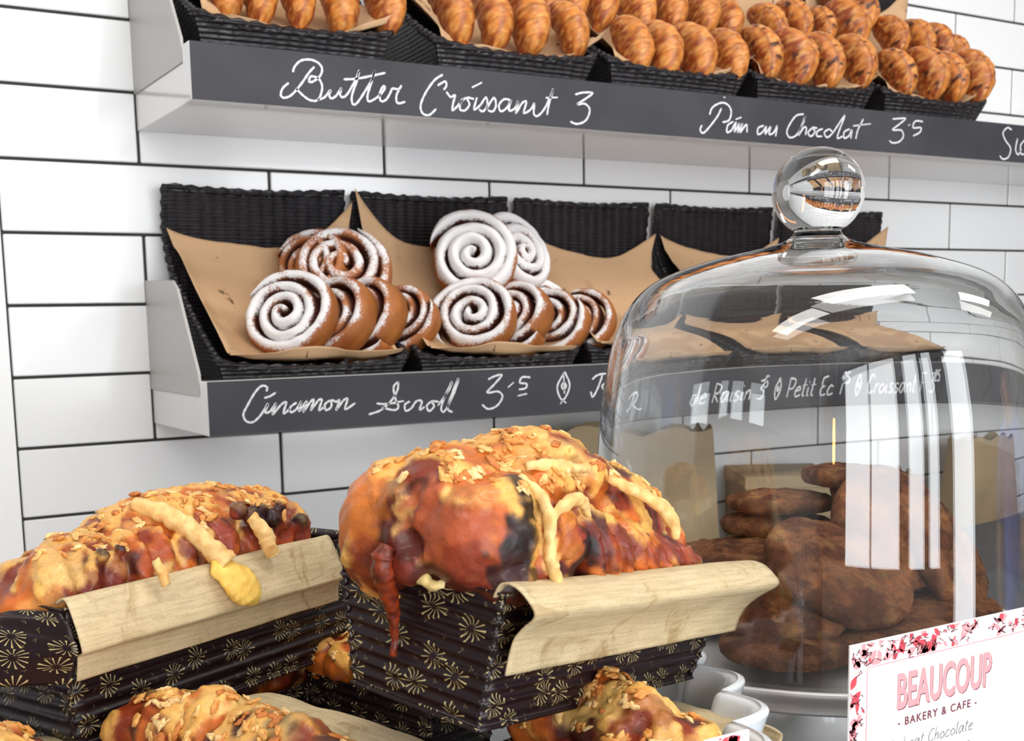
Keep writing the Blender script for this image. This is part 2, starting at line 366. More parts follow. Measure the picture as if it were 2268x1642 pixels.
SID = [[(2210,600),(2190,590),(2170,615),(2182,650),(2205,685),(2195,725),(2170,735),(2155,720)], [(2237,640),(2228,690),(2240,715),(2255,690)], [(2278,640),(2252,670),(2255,712),(2282,700),(2284,650)], [(2300,640),(2296,712)], [(2306,660),(2330,640)], [(2350,600),(2340,700)]]
CINAM = [[(598,1005),(600,985),(575,980),(545,1010),(510,1070),(492,1110),(505,1140),(535,1145),(570,1115),(605,1060),(592,1100),(615,1095),(642,1058),(625,1110),(665,1065),(688,1055),(675,1105),(705,1085)], [(588,1035),(615,1026),(640,1010)],
 [(735,1055),(706,1078),(710,1100),(735,1085),(757,1050),(745,1095),(782,1050),(765,1098),(800,1050),(814,1045),(800,1090),(835,1045),(850,1045),(837,1090),(862,1075)], [(888,1045),(864,1065),(870,1090),(893,1075),(895,1045),(915,1052),(932,1045),(915,1090),(950,1045),(968,1040),(957,1086),(1003,1058)],
 [(1200,960),(1195,1000),(1165,1050),(1120,1090),(1065,1110)], [(1200,960),(1178,985),(1187,1040),(1200,1075),(1180,1090),(1125,1078)], [(1100,1060),(1150,1062),(1225,1048)], [(1252,1050),(1230,1065),(1233,1093),(1258,1082),(1282,1050),(1307,1050),(1297,1088),(1320,1075)],
 [(1350,1050),(1330,1070),(1340,1095),(1363,1072),(1352,1050),(1385,1052)], [(1380,1070),(1430,1000),(1445,960),(1420,1010),(1395,1080),(1412,1094),(1455,1010),(1475,945),(1450,1000),(1425,1080),(1447,1100)],
 [(1610,950),(1640,935),(1672,930),(1640,970),(1605,1010),(1655,1005),(1675,1030),(1650,1070),(1610,1085),(1582,1065)], [(1700,987),(1727,963)], [(1802,940),(1765,940),(1755,965),(1785,970),(1780,990),(1750,996)], [(1745,1025),(1787,1015)],
 [(1960,915),(1925,985),(1950,1045),(1982,980),(1960,915)], [(1956,960),(1945,980),(1955,996),(1966,980),(1956,960)], [(1955,925),(1958,1015)], [(1950,1045),(1940,1062)], [(1950,1045),(1966,1058)],
 [(2085,950),(2110,930),(2150,925),(2162,950),(2130,985),(2180,1020),(2200,1012)], [(2132,930),(2110,990),(2087,1030),(2078,1005)]]
# a small slanted pen alphabet for the remaining hand writing; unit box 0..1, x advance last
PEN = {'a':([[(.6,.55),(.2,.5),(.05,.15),(.3,0),(.6,.5),(.6,.1),(.75,.02)]],.8),'b':([[(.1,1),(.1,.05),(.45,0),(.6,.3),(.4,.55),(.1,.4)]],.72),'c':([[(.55,.45),(.3,.55),(.05,.25),(.2,0),(.6,.08)]],.66),'d':([[(.55,.5),(.15,.5),(.05,.1),(.35,0),(.6,1.05),(.6,.05)]],.78),
 'e':([[(.1,.28),(.5,.4),(.35,.56),(.08,.3),(.2,0),(.6,.1)]],.66),'h':([[(.1,1.05),(.1,0)],[(.1,.35),(.4,.55),(.5,0)]],.68),'i':([[(.1,.5),(.1,.05),(.25,.02)],[(.12,.75),(.16,.78)]],.34),'k':([[(.1,1),(.1,0)],[(.5,.5),(.12,.25),(.5,0)]],.62),'l':([[(.15,1.05),(.1,.1),(.28,.02)]],.36),
 'm':([[(.05,.5),(.05,0)],[(.05,.35),(.25,.55),(.35,.4),(.35,0)],[(.35,.35),(.55,.55),(.68,.35),(.68,0)]],.84),'n':([[(.08,.5),(.08,0)],[(.08,.3),(.35,.55),(.5,.3),(.5,0)]],.66),'o':([[(.35,.55),(.05,.3),(.25,0),(.58,.22),(.35,.55)]],.68),'p':([[(.1,.5),(.1,-.4)],[(.1,.4),(.4,.55),(.55,.25),(.3,0),(.1,.1)]],.68),
 'r':([[(.08,.5),(.08,0)],[(.08,.3),(.25,.52),(.45,.5)]],.52),'s':([[(.5,.5),(.2,.52),(.15,.33),(.45,.2),(.35,0),(.05,.04)]],.6),'t':([[(.2,.95),(.15,.1),(.35,.02)],[(0,.6),(.42,.64)]],.48),'u':([[(.08,.5),(.1,.08),(.35,.02),(.52,.5),(.52,.02)]],.68),'w':([[(.02,.5),(.2,0),(.38,.4),(.55,0),(.75,.5)]],.85),
 'B':([[(.1,1),(.1,0)],[(.1,1),(.5,.9),(.45,.6),(.1,.52),(.6,.4),(.5,.03),(.1,0)]],.78),'C':([[(.7,.85),(.4,1),(.08,.5),(.3,0),(.7,.15)]],.8),'D':([[(.1,1),(.1,0)],[(.1,1),(.6,.8),(.6,.2),(.1,0)]],.8),'P':([[(.1,1),(.1,0)],[(.1,1),(.6,.9),(.5,.5),(.1,.45)]],.7),'R':([[(.1,1),(.1,0)],[(.1,1),(.6,.85),(.45,.5),(.1,.5),(.6,0)]],.75),
 'E':([[(.6,1),(.15,.9),(.15,.55),(.45,.52),(.1,.4),(.15,.02),(.6,.05)]],.7),'F':([[(.1,1),(.1,0)],[(.05,1),(.6,1)],[(.1,.55),(.45,.55)]],.68),'S':([[(.55,.9),(.25,1),(.1,.75),(.5,.35),(.35,0),(.05,.1)]],.7),
 '3':([[(.1,.95),(.55,.98),(.25,.58),(.58,.4),(.45,.02),(.05,.05)]],.7),'5':([[(.55,.98),(.18,.96),(.12,.58),(.5,.5),(.5,.05),(.08,.02)]],.68),'1':([[(.15,.85),(.3,1),(.25,0)]],.45),'2':([[(.1,.85),(.4,1),(.5,.7),(.1,.03),(.6,.05)]],.7),'.':([[(.1,.0),(.16,.04)]],.3),'$':([[(.5,.85),(.2,.9),(.15,.62),(.48,.4),(.4,.1),(.08,.12)],[(.3,1.1),(.3,-.1)]],.7),
 ' ':([],.45),"'":([[(.1,1),(.08,.85)]],.25),'*':([[(.3,1.05),(.05,.5),(.3,-.1),(.55,.5),(.3,1.05)],[(.3,.65),(.22,.5),(.3,.35),(.38,.5),(.3,.65)]],.75)}
def pen(text, x, z, h, slant=.3, sx=.8):
    S = []
    for ch in text:
        st, adv = PEN[ch]
        for s_ in st: S.append([(x+(p[0]*sx+p[1]*slant)*h, z+p[1]*h) for p in s_])
        x += adv*h*sx
    return S, x

# ------------------------------------------------------------------ the two wall shelves
SX0, SX1 = .148, 2.75
def shelf(name, label, z0):
    t = empty(name, label, 'shelf', (SX0, 0, z0)); L = (-SX0, 0, -z0)
    def P(n, me, mat): o = link(n, me, mat, t, L); return o
    bm = bmesh.new(); bx(bm, SX0+.0015, -.1895, z0, SX1, -.0048, z0+.039, .001); P('shelf_board', from_bm('shelf_board', bm), M['shelf_white'])
    bm = bmesh.new(); bx(bm, SX0, -.2128, z0, SX1, -.190, z0+.0545, .0012); fb = P('front_board', from_bm('front_board', bm), M['shelf_white'])
    bm = bmesh.new(); bx(bm, SX0+.0008, -.2136, z0+.0004, SX1, -.2127, z0+.0541, .0002, 1); ck = P('chalkboard_strip', from_bm('chalkboard_strip', bm), M['board']); ck['label'] = 'dark slate-coloured chalkboard front'
    prof = [(-.0048, z0+.039), (-.0048, z0+.1605), (-.112, z0+.1565), (-.1285, z0+.147), (-.186, z0+.062), (-.1895, z0+.039)]
    for k in (0, 1):
        x = SX0 if k == 0 else SX1-.003
        V = [(x, y, z) for y, z in prof]+[(x+.003, y, z) for y, z in prof]; n = len(prof)
        Fs = [tuple(range(n)), tuple(range(2*n-1, n-1, -1))]+[(i, n+i, n+(i+1) % n, (i+1) % n) for i in range(n)]
        P('end_bracket', mesh('end_bracket', V, Fs), M['bracket'])
    # seam screws on the white end
    return t, ck
ZU, ZL = 1.682, 1.359
up_s, up_ck = shelf('wall_shelf', 'upper white wall shelf with chalkboard front listing the croissants', ZU)
lo_s, lo_ck = shelf('wall_shelf', 'lower white wall shelf with chalkboard front listing the cinnamon scrolls', ZL)
for f, S in ((vG, BUTTER), (vA, CROISS), (vB, THREE), (vB, PAIN[:4]+PAIN[-1:]), (vB, PAIN[4:5]), (vB, PAIN[5:14]), (vB, PAIN[14:17]), (vB, SID)): chalk(up_ck, 'chalk_word', f, S)
for S in (CINAM[:4], CINAM[4:10], CINAM[10:14], CINAM[14:19], CINAM[19:]): chalk(lo_ck, 'chalk_word', vC, S)
idf = lambda p: p
x = .742
for w_ in ('de Raisin 3', '5', ' * ', 'Petit Ec', ' 1', '25', ' * ', 'Croissant F', ' 3', '25'):
    small = w_ in ('5', '25'); s_, x = pen(w_, x, ZL+(.030 if small else .015), .013 if small else .024, .32, .86); chalk(lo_ck, 'chalk_word', idf, s_, .0018)

# ------------------------------------------------------------------ wicker baskets with paper, in basket coordinates: x across (0..w), y depth, z up from the shelf board
BW, BH = .2125, .222
RIMP = [(-.018, BH), (-.012, .172), (-.031, .130), (-.082, .0895), (-.140, .052), (-.178, .032)]     # side rim, back to front
def rimz(y):
    ys = [p[0] for p in RIMP[2:]]; zs = [p[1] for p in RIMP[2:]]
    return float(np.interp(-y, [-q for q in ys], zs))
def basket_mesh(front=.03, seed=0):
    r = random.Random(seed); bm = bmesh.new(); n = 24
    side = smoothpath(RIMP, 6)
    def wall(P0, P1):    # quads between two polylines, solidified afterwards
        a = [bm.verts.new(p) for p in P0]; b = [bm.verts.new(p) for p in P1]
        for i in range(len(a)-1): bm.faces.new((a[i], a[i+1], b[i+1], b[i]))
    for x, s_ in ((0, 1), (BW, -1)):
        top = [(x+s_*0, p[0], p[1]) for p in side]; bot = [(x+s_*.012, max(min(p[0], -.010), -.168), .0) for p in side]
        wall(top, bot)
    wall([(BW*i/n, -.018, BH-.004*math.sin(PI*i/n)+r.uniform(-.001,.001)) for i in range(n+1)], [(.012+(BW-.024)*i/n, -.010, 0) for i in range(n+1)])
    wall([(BW*i/n, -.180-.003*math.sin(PI*i/n), .032-.010*math.sin(PI*i/n)**.6+r.uniform(-.0006,.0006)) for i in range(n+1)], [(.012+(BW-.024)*i/n, -.168, 0) for i in range(n+1)])
    wall([(.012, -.010, .001), (BW-.012, -.010, .001)], [(.012, -.168, .001), (BW-.012, -.168, .001)])
    bmesh.ops.remove_doubles(bm, verts=bm.verts, dist=.0005); return from_bm('basket', bm)
def rim_mesh(seed):
    r = random.Random(seed); side = smoothpath(RIMP, 5)
    pts = [(0, p[0], p[1]) for p in side[::-1]] + [(BW*i/16, -.018, BH-.004*math.sin(PI*i/16)) for i in range(1, 16)] + [(BW, p[0], p[1]) for p in side] + [(BW*(1-i/16), -.180-.003*math.sin(PI*i/16), .032-.010*math.sin(PI*i/16)**.6) for i in range(1, 16)]
    dense = []
    for i in range(len(pts)):
        a, b = np.array(pts[i]), np.array(pts[(i+1) % len(pts)])
        for k in range(3): dense.append(a+(b-a)*k/3)
    rr = [.0042+.0011*math.sin(i*1.55)+r.uniform(-.0004,.0004) for i in range(len(dense))]
    V, Fs = tube(dense, rr, 7, True); V = [(v[0], v[1], v[2]+.001) for v in V]
    # a second strand wound round the rim
    k = len(dense); dd = [np.array(dense[i])+np.array((0, .0035*math.cos(i*.9), .0035*math.sin(i*.9))) for i in range(k)]
    V, Fs = tube(dd, .0022, 5, True, V, Fs); return mesh('rim', V, Fs)
def paper_mesh(seed, lc=.05, rc=.05, mid=.163, front=.012, upper=False):
    """draped sheet: front lip to back, side edges climbing the side walls, pointed back corners"""
    r = random.Random(seed); o = r.random()*9
    prof = [(-.186, .033+front*.3), (-.176, .030), (-.160, .030), (-.120, .047), (-.080, .074), (-.048, .108), (-.030, .140), (-.024, mid)]
    pr = smoothpath(prof, 5)
    def fn(u, v):
        q = v*(len(pr)-1); i = min(int(q), len(pr)-2); y, z = pr[i]+(pr[i+1]-pr[i])*(q-i)
        s_ = 2*u-1; e = abs(s_)**5; c = lc if s_ < 0 else rc
        x = BW/2+s_*(BW/2-.009)
        zr = rimz(y)
        e = abs(s_)**(3.2 if s_ < 0 else 4.5); lift = e*max(0, (zr+(.016 if s_ < 0 else .006)-z))*(v > 0)*min(1, .3+v*2)
        z2 = z+lift; y2 = y-e*.004
        if v > .8:
            tcorner = (v-.8)/.2; z2 += tcorner*(c*abs(s_)**2.6 + .006*math.sin(s_*3+o) - .006*(1-abs(s_))*math.sin(o)); x += s_*tcorner*abs(s_)**3*(.018 if s_ > 0 else .012)
        if v < .1: z2 += (.1-v)/.1*(.002+.010*max(0, math.sin(s_*4+o)))*.6
        if upper:
            if v < .22: z2 -= .013*(1-v/.22); y2 += .008*(1-v/.22)
            if s_ > 0 and v < .45: q_ = s_**4*(1-v/.45); x += q_*.024; z2 += q_*.030
        nn = noise.noise(Vector((x*18+o, y*18, o)))*.004+noise.noise(Vector((x*50, y*50+o, o)))*.0012
        return (x, y2+nn*.6, z2+nn+.002)
    V, Fs, UV = grid(44, 44, fn); return mesh('paper', V, Fs, UV)
bk_me = [basket_mesh(seed=i) for i in range(3)]; rim_me = [rim_mesh(i) for i in range(3)]
ORD = ['first', 'second', 'third', 'fourth', 'fifth']
def basket(x, z, i, label, seed, lc, rc, mid, plabel=None):
    t = empty('wicker_basket', label, 'basket', (x+.0, -.0066, z+.0395))
    o = link('basket_body', bk_me[i % 3], M['wicker'], t); md = o.modifiers.new('t', 'SOLIDIFY'); md.thickness = .004; md.offset = 0
    link('woven_rim', rim_me[i % 3], M['wicker'], t, smooth=True)
    p = link('paper_liner', paper_mesh(seed, lc, rc, mid, upper=z > 1.5), M['kraft'], None, (x, -.0066, z+.0395), smooth=True); md = p.modifiers.new('t', 'SOLIDIFY'); md.thickness = .0005
    p.name = 'baking_paper'
    return t, p
LBX = [.170, .398, .628, .860, 1.095]; UBX = [.163, .427, .660, .892, 1.128]
lowmid = [(.026, .060, .156), (.075, .004, .158), (.036, .034, .152), (.030, .030, .155), (.01, .044, .155)]
lowlab = ['black wicker basket holding the dusted cinnamon scrolls, first on the lower shelf', 'black wicker basket on the lower shelf holding the whitest, heavily sugared scrolls',
          'empty paper-lined black wicker basket beside the sugared scrolls', 'empty black wicker basket just before the glass knob on the lower shelf', 'black wicker basket half hidden behind the glass knob on the lower shelf']
paplab = ['wide kraft paper sheet lining the first lower basket with the cinnamon scrolls', 'kraft paper with a tall pointed corner under the heavily sugared scrolls', 'empty kraft paper sheet with grease spots in the third lower basket',
          'kraft paper sheet in the fourth lower basket by the glass knob', 'pointed kraft paper corner rising behind the glass dome from the fifth lower basket']
for i in range(5):
    t, p = basket(LBX[i], ZL, i, lowlab[i], 20+i, *lowmid[i]); tag(p, paplab[i], 'baking paper', 'kraft papers in the lower baskets'); t['group'] = 'wicker baskets on the lower shelf'
for i in range(5):
    t, p = basket(UBX[i], ZU+.016, i+1, 'black wicker basket heaped with pastries, %s from the bracket end of the upper shelf' % ORD[i], 40+i, .015, .050, .175)
    t['group'] = 'wicker baskets on the upper shelf'; tag(p, 'kraft paper lining the %s pastry basket of the upper shelf' % ORD[i], 'baking paper', 'kraft papers in the upper baskets')
#PART2
# ------------------------------------------------------------------ pastries on the shelves
def at(px, py, Y=None, D=None, Z=None):
    d = FW + RT*((px-W/2-PX)/F) - UP*((py-H/2-PY)/F)
    t = (Y-CAM.y)/d.y if Y is not None else (Z-CAM.z)/d.z if Z is not None else D
    return CAM+d*t
def frame(n, spin=0.):
    n = Vector(n).normalized(); q = Vector((0,0,1)).rotation_difference(n); return q.to_matrix().to_4x4() @ Matrix.Rotation(spin, 4, 'Z')
def place(o, loc, n, spin=0., s=1.):
    o.matrix_world = Matrix.Translation(loc) @ frame(n, spin) @ Matrix.Scale(s, 4)
def spiral_scroll(seed, sugar, R=.047, h=.030, turns=3.3):
    r = random.Random(seed); n = 190; prof = [(-.5,-.5),(-.56,-.1),(-.54,.12),(-.42,.42),(-.2,.57),(0,.61),(.2,.57),(.42,.42),(.54,.12),(.56,-.1),(.5,-.5),(.2,-.55),(-.2,-.55)]
    V = []; Fs = []; col = []; sg = []; k = len(prof); o = r.random()*50; pitch = R/(turns+.1)
    dough, crust, cin = np.array(srgb(206,138,84)), np.array(srgb(160,84,40)), np.array(srgb(74,32,20))
    for i in range(n):
        t = i/(n-1); a = t*turns*2*PI; rad = .003+pitch*(a/(2*PI)); w = pitch*(.97 if t < .97 else .97*(1-t)/.03+.1)*(.6+.4*min(1, t*6))
        hh = h*(1.+.16*(1-t))*(1-.25*max(0, t-.72)/.28); wob = 1+.05*math.sin(a*1.5+o)+.04*noise.noise(Vector((a, o, 0)))
        rad *= wob; outer = t > 1-1/turns
        for q, (pr, pz) in enumerate(prof):
            rr = rad+pr*w; z = pz*hh*(.92 if pz < 0 else 1); z += .0016*noise.noise(Vector((rr*90*math.cos(a)+o, rr*90*math.sin(a), z*60)))
            V.append((rr*math.cos(a), rr*math.sin(a), z)); e = abs(pr)
            c = mixc(dough, crust, .5+.5*noise.noise(Vector((a*2, pr*2, o)))) if pz > .2 else crust*(.9+.3*noise.noise(Vector((a*3, pz*5, o))))
            if e > .41 and pz > .1 and not (outer and pr > .3): c = cin
            if pr < -.3 and pz > .0: c = cin
            if outer and pr > .3 and pz <= .25: c = mixc(srgb(205,132,60), srgb(140,70,30), .5+.5*noise.noise(Vector((a*2.2, pz*3, o+3))))
            col.append(c); s_ = (sugar if pz > .3 else sugar*.35 if pz > 0 else -.6) - (.28 if e > .41 else 0); sg.append((s_+.35*noise.noise(Vector((rr*40*math.cos(a)+o, rr*40*math.sin(a), 5)))-.02,)*3)
    for i in range(n-1):
        for q in range(k): a, b = i*k+q, i*k+(q+1) % k; Fs.append((a, b, b+k, a+k))
    Fs.append(tuple(range(k))[::-1]); Fs.append(tuple(range((n-1)*k, n*k)))
    me = mesh('scroll', V, Fs, col=np.array(col)); a = me.color_attributes.new('Sugar', 'FLOAT_COLOR', 'POINT'); cc = np.ones((len(V), 4)); cc[:, :3] = np.clip(np.array(sg)+.5, 0, 2); a.data.foreach_set('color', cc.ravel()); return me
SCR = [ # px, py, plane y, normal, size, sugar, label
 (640, 706, -.150, (-.62,-.62,.45), 1.02, .30, 'sugar-dusted cinnamon scroll showing its full swirl, frontmost beside the empty paper'),
 (742, 712, -.146, (-.80,-.42,.42), 1., .16, 'cinnamon scroll leaning directly behind the frontmost full swirl, first basket'),
 (812, 706, -.142, (-.82,-.40,.40), 1.02, .14, 'cinnamon scroll wedged in the middle of the leaning row, first basket'),
 (893, 703, -.138, (-.72,-.55,.40), .86, .06, 'small golden cinnamon scroll with open hollow curl ending the row of the first basket'),
 (752, 600, -.098, (-.25,-.80,.50), 1.14, .12, 'large dark cinnamon scroll with thin sugar, propped on top of the first basket'),
 (690, 590, -.080, (-.62,-.60,.40), .86, .05, 'reddish brown cinnamon scroll peeking out behind the large one on top'),
 (1050, 704, -.150, (-.55,-.66,.48), 1.02, .30, 'white-dusted scroll with round centre hole at the front of the second basket'),
 (1142, 706, -.147, (-.78,-.44,.44), .98, .22, 'dusted scroll leaning behind the white front swirl of the second basket'),
 (1222, 712, -.144, (-.74,-.5,.42), .90, .14, 'darker twisted scroll, third in the row of the second basket'),
 (1284, 716, -.140, (-.7,-.55,.4), .84, .10, 'brown scroll at the end of the second basket row, lightly sugared'),
 (1048, 572, -.108, (-.45,-.80,.36), 1.10, .44, 'big snow-white sugared scroll heaped on top of the second basket'),
 (1142, 566, -.094, (.25,-.86,.42), 1.04, .44, 'sugar-covered scroll leaning right beside the snow-white heap'),
 (1205, 668, -.120, (.0,-.7,.7), .70, .38, 'sugared scroll end bridging between the white top and the darker row')]
for i, (px, py, Y, n, s_, sg, lab) in enumerate(SCR):
    o = link('cinnamon_scroll', spiral_scroll(i, sg), M['scroll'], smooth=True); place(o, at(px, py, Y=Y), n, i*1.3, s_); tag(o, lab, 'pastry', 'cinnamon scrolls in the %s lower basket' % ('first' if i < 6 else 'second'))

def croissant_mesh(seed, L=.074, R=.0225, pain=False):
    r = random.Random(seed); nu, nv = 40, 84; o = r.random()*40; V = []; col = []; Fs = []; steps = r.choice((6, 7)); bend = r.uniform(.15, .45)
    gold, brown, pale = np.array(srgb(220,134,56)), np.array(srgb(146,64,22)), np.array(srgb(244,184,104))
    for j in range(nv):
        t = -1+2*j/(nv-1); env = max(0, 1-abs(t)**(2.6 if pain else 2.3))**.5
        ph = (t*steps*.5+.5*steps) % 1.; step = (ph**.7)*.06 if not pain else .03*math.sin(ph*PI)
        if t > 0 and not pain: step = ((1-ph)**.7)*.06
        for i in range(nu):
            a = 2*PI*i/nu; cx, cy = math.cos(a), math.sin(a); ex, ey = (.92, 1.22) if not pain else (.86, 1.2)
            rr = R*env*(.84+step)*(1+.07*noise.noise(Vector((cx*1.5+o, cy*1.5, t*3))))
            x, y, z = rr*cx*ex, rr*cy*ey, t*L/2; y += bend*.02*(t*t); x -= (.35+bend)*.016*(t*t-.3)
            g = noise.noise(Vector((cx*2+o, cy*2, t*4))); c = mixc(gold, brown, np.clip(.25+.9*g+.75*smooth01(.55, .98, abs(cx)), 0, 1)); c = mixc(c, pale, np.clip(.8*noise.noise(Vector((cx*3, cy*3+o, t*9)))+.1, 0, 1))
            if not pain: c = mixc(c, brown*.8, smooth01(.72, .98, ph if t < 0 else 1-ph)*.4)
            else:
                if noise.noise(Vector((x*140+o, y*140, z*140))) > .42: c = np.array(srgb(84,38,18))
                rr2 = abs(((math.atan2(cy, cx)+PI)/(2*PI)*5) % 1-.5); c = mixc(c, brown*.8, smooth01(.40, .5, rr2)*.6)
            V.append((x, y, z)); col.append(c)
    for j in range(nv-1):
        for i in range(nu): a, b = j*nu+i, j*nu+(i+1) % nu; Fs.append((a, b, b+nu, a+nu))
    return mesh('croissant', V, Fs, col=np.array(col))
cro = [croissant_mesh(i) for i in range(5)]; pains = [croissant_mesh(10+i, .070, .0225, True) for i in range(5)]
ROWS = [ # basket, kind, row name, plane y, [(px, py, scale)]
 (0, 'c', 'front row', -.150, [(492,-18,.95), (568,-6,1.), (655,4,1.), (748,14,1.14), (852,22,1.06)]), (0, 'c', 'upper row', -.090, [(520,-118,1.), (610,-110,1.), (700,-102,1.)]),
 (1, 'c', 'front row', -.152, [(1003,40,1.14), (1092,52,1.1), (1168,54,1.22), (1262,74,1.1)]), (1, 'c', 'upper row', -.102, [(1200,14,1.), (1262,22,1.05), (1328,30,1.1)]),
 (2, 'c', 'front row', -.152, [(1402,110,1.05), (1466,122,1.14), (1540,126,1.16), (1614,134,1.16)]), (2, 'c', 'upper row', -.102, [(1408,44,1.1), (1480,42,1.12), (1552,48,1.1), (1606,70,1.05)]),
 (3, 'p', 'front row', -.152, [(1690,128,1.2), (1762,138,1.22), (1826,144,1.22), (1898,144,1.26)]), (3, 'p', 'upper row', -.104, [(1706,84,1.1), (1762,72,1.1), (1820,84,1.), (1880,82,1.25)]), (3, 'p', 'topmost layer', -.07, [(1858,36,1.1), (1902,44,1.15)]),
 (4, 'p', 'front row', -.152, [(1990,172,1.2), (2058,170,1.24), (2106,178,1.2), (2156,178,1.24)]), (4, 'p', 'upper row', -.104, [(1978,106,1.05), (2034,116,1.1), (2078,124,1.05), (2114,140,1.)])]
k = 0
for b, kind, row, Y, L in ROWS:
    for i, (px, py, s_) in enumerate(L):
        me = (cro if kind == 'c' else pains)[(k*3+i) % 5]; o = link('butter_croissant' if kind == 'c' else 'chocolate_pastry', me, M['croissant'], smooth=True)
        back = .55 if 'front' in row else .8
        place(o, at(px, py-(10 if 'front' in row else 26), Y=Y-(.016 if 'front' in row else 0)), (random.uniform(-.22, .02)-(.05 if i == 0 else 0), back*.8, 1.), random.uniform(-.35, .35), s_*random.uniform(.92, 1.04))
        tag(o, '%s, %s of the %s, %s upper basket' % ('golden butter croissant' if kind == 'c' else 'brown speckled chocolate pastry', ORD[i], row, ORD[b]), 'pastry', '%s in the %s upper basket' % ('butter croissants' if kind == 'c' else 'chocolate pastries', ORD[b])); k += 1

# ------------------------------------------------------------------ counters
struct_ = box('serving_counter', (-1.6, -1.25, 1.165), (2.2, -.42, 1.20), M['counter'], bev=.003)
sv = empty('shop_counter', 'dark stone counter carrying the loaves, fluted dish and glass dome', 'counter', (.3, -.85, 0))
struct_.name = 'countertop'; struct_.parent = sv; struct_.matrix_parent_inverse = Matrix.Translation((-.3, .85, 0))
box('cabinet', (-1.55, -1.2, 0), (2.15, -.47, 1.165), M['wallpaint'], sv).matrix_parent_inverse = Matrix.Translation((-.3, .85, 0))
bc = empty('back_counter', 'narrow back counter along the tiles below the wall shelves', 'counter', (.6, -.15, 0))
box('countertop', (-.4, -.34, 1.06), (3.2, -.005, 1.09), M['shelf_white'], bc, .002).matrix_parent_inverse = Matrix.Translation((-.6, .15, 0))
box('cabinet', (-.38, -.31, 0), (3.18, -.005, 1.06), M['wallpaint'], bc).matrix_parent_inverse = Matrix.Translation((-.6, .15, 0))
# paper bag and boxes standing on the back counter
def bag(x0, x1, z1, y, d, label, seed, torn=True):
    r = random.Random(seed); n = 16
    def fn(u, v):
        a = u*4; s_ = int(a) % 4; f = a-int(a); w = x1-x0; dd = d*(1-.45*v)
        p = [(x0+f*w, y-dd/2), (x1, y-dd/2+f*dd), (x1-f*w, y+dd/2), (x0, y+dd/2-f*dd)][s_]; z = 1.0905+v*(z1-1.0905)
        k_ = noise.noise(Vector((p[0]*22+seed, p[1]*22, z*16)))*.008; top = (.006*math.sin(u*50)+.004*noise.noise(Vector((u*30, 0, seed))))*(v > .98)
        return (p[0]+k_*(1 if torn else .4), p[1]+k_, z+top)
    V, Fs, UV = grid(64, 24, fn, True); o = link('paper_bag', mesh('paper_bag', V, Fs, UV), M['kraft2']); md = o.modifiers.new('t', 'SOLIDIFY'); md.thickness = .0008
    tag(o, label, 'paper bag')
bag(.632, .860, 1.326, -.10, .10, 'tall brown paper bag under the lower shelf, crossed by the glass edge', 3)
t = empty('cardboard_box', 'square tan cardboard box seen through the glass, right of the paper bag', 'box', (1.02, -.10, 1.0905), (0, 0, -.5))
bm = bmesh.new(); bx(bm, -.07, -.07, 0, .07, .07, .150, .002); link('box_body', from_bm('box_body', bm), M['kraft2'], t)
bm = bmesh.new(); bx(bm, -.0715, -.0715, .135, .0715, .0715, .153, .001); link('box_lid', from_bm('box_lid', bm), M['kraft2'], t)
bag(1.20, 1.33, 1.215, -.075, .08, 'low rumpled kraft bag behind the tan cardboard box', 8)
bag(1.42, 1.60, 1.27, -.13, .10, 'round-shouldered brown bag seen between the bright reflections in the dome', 11, False)

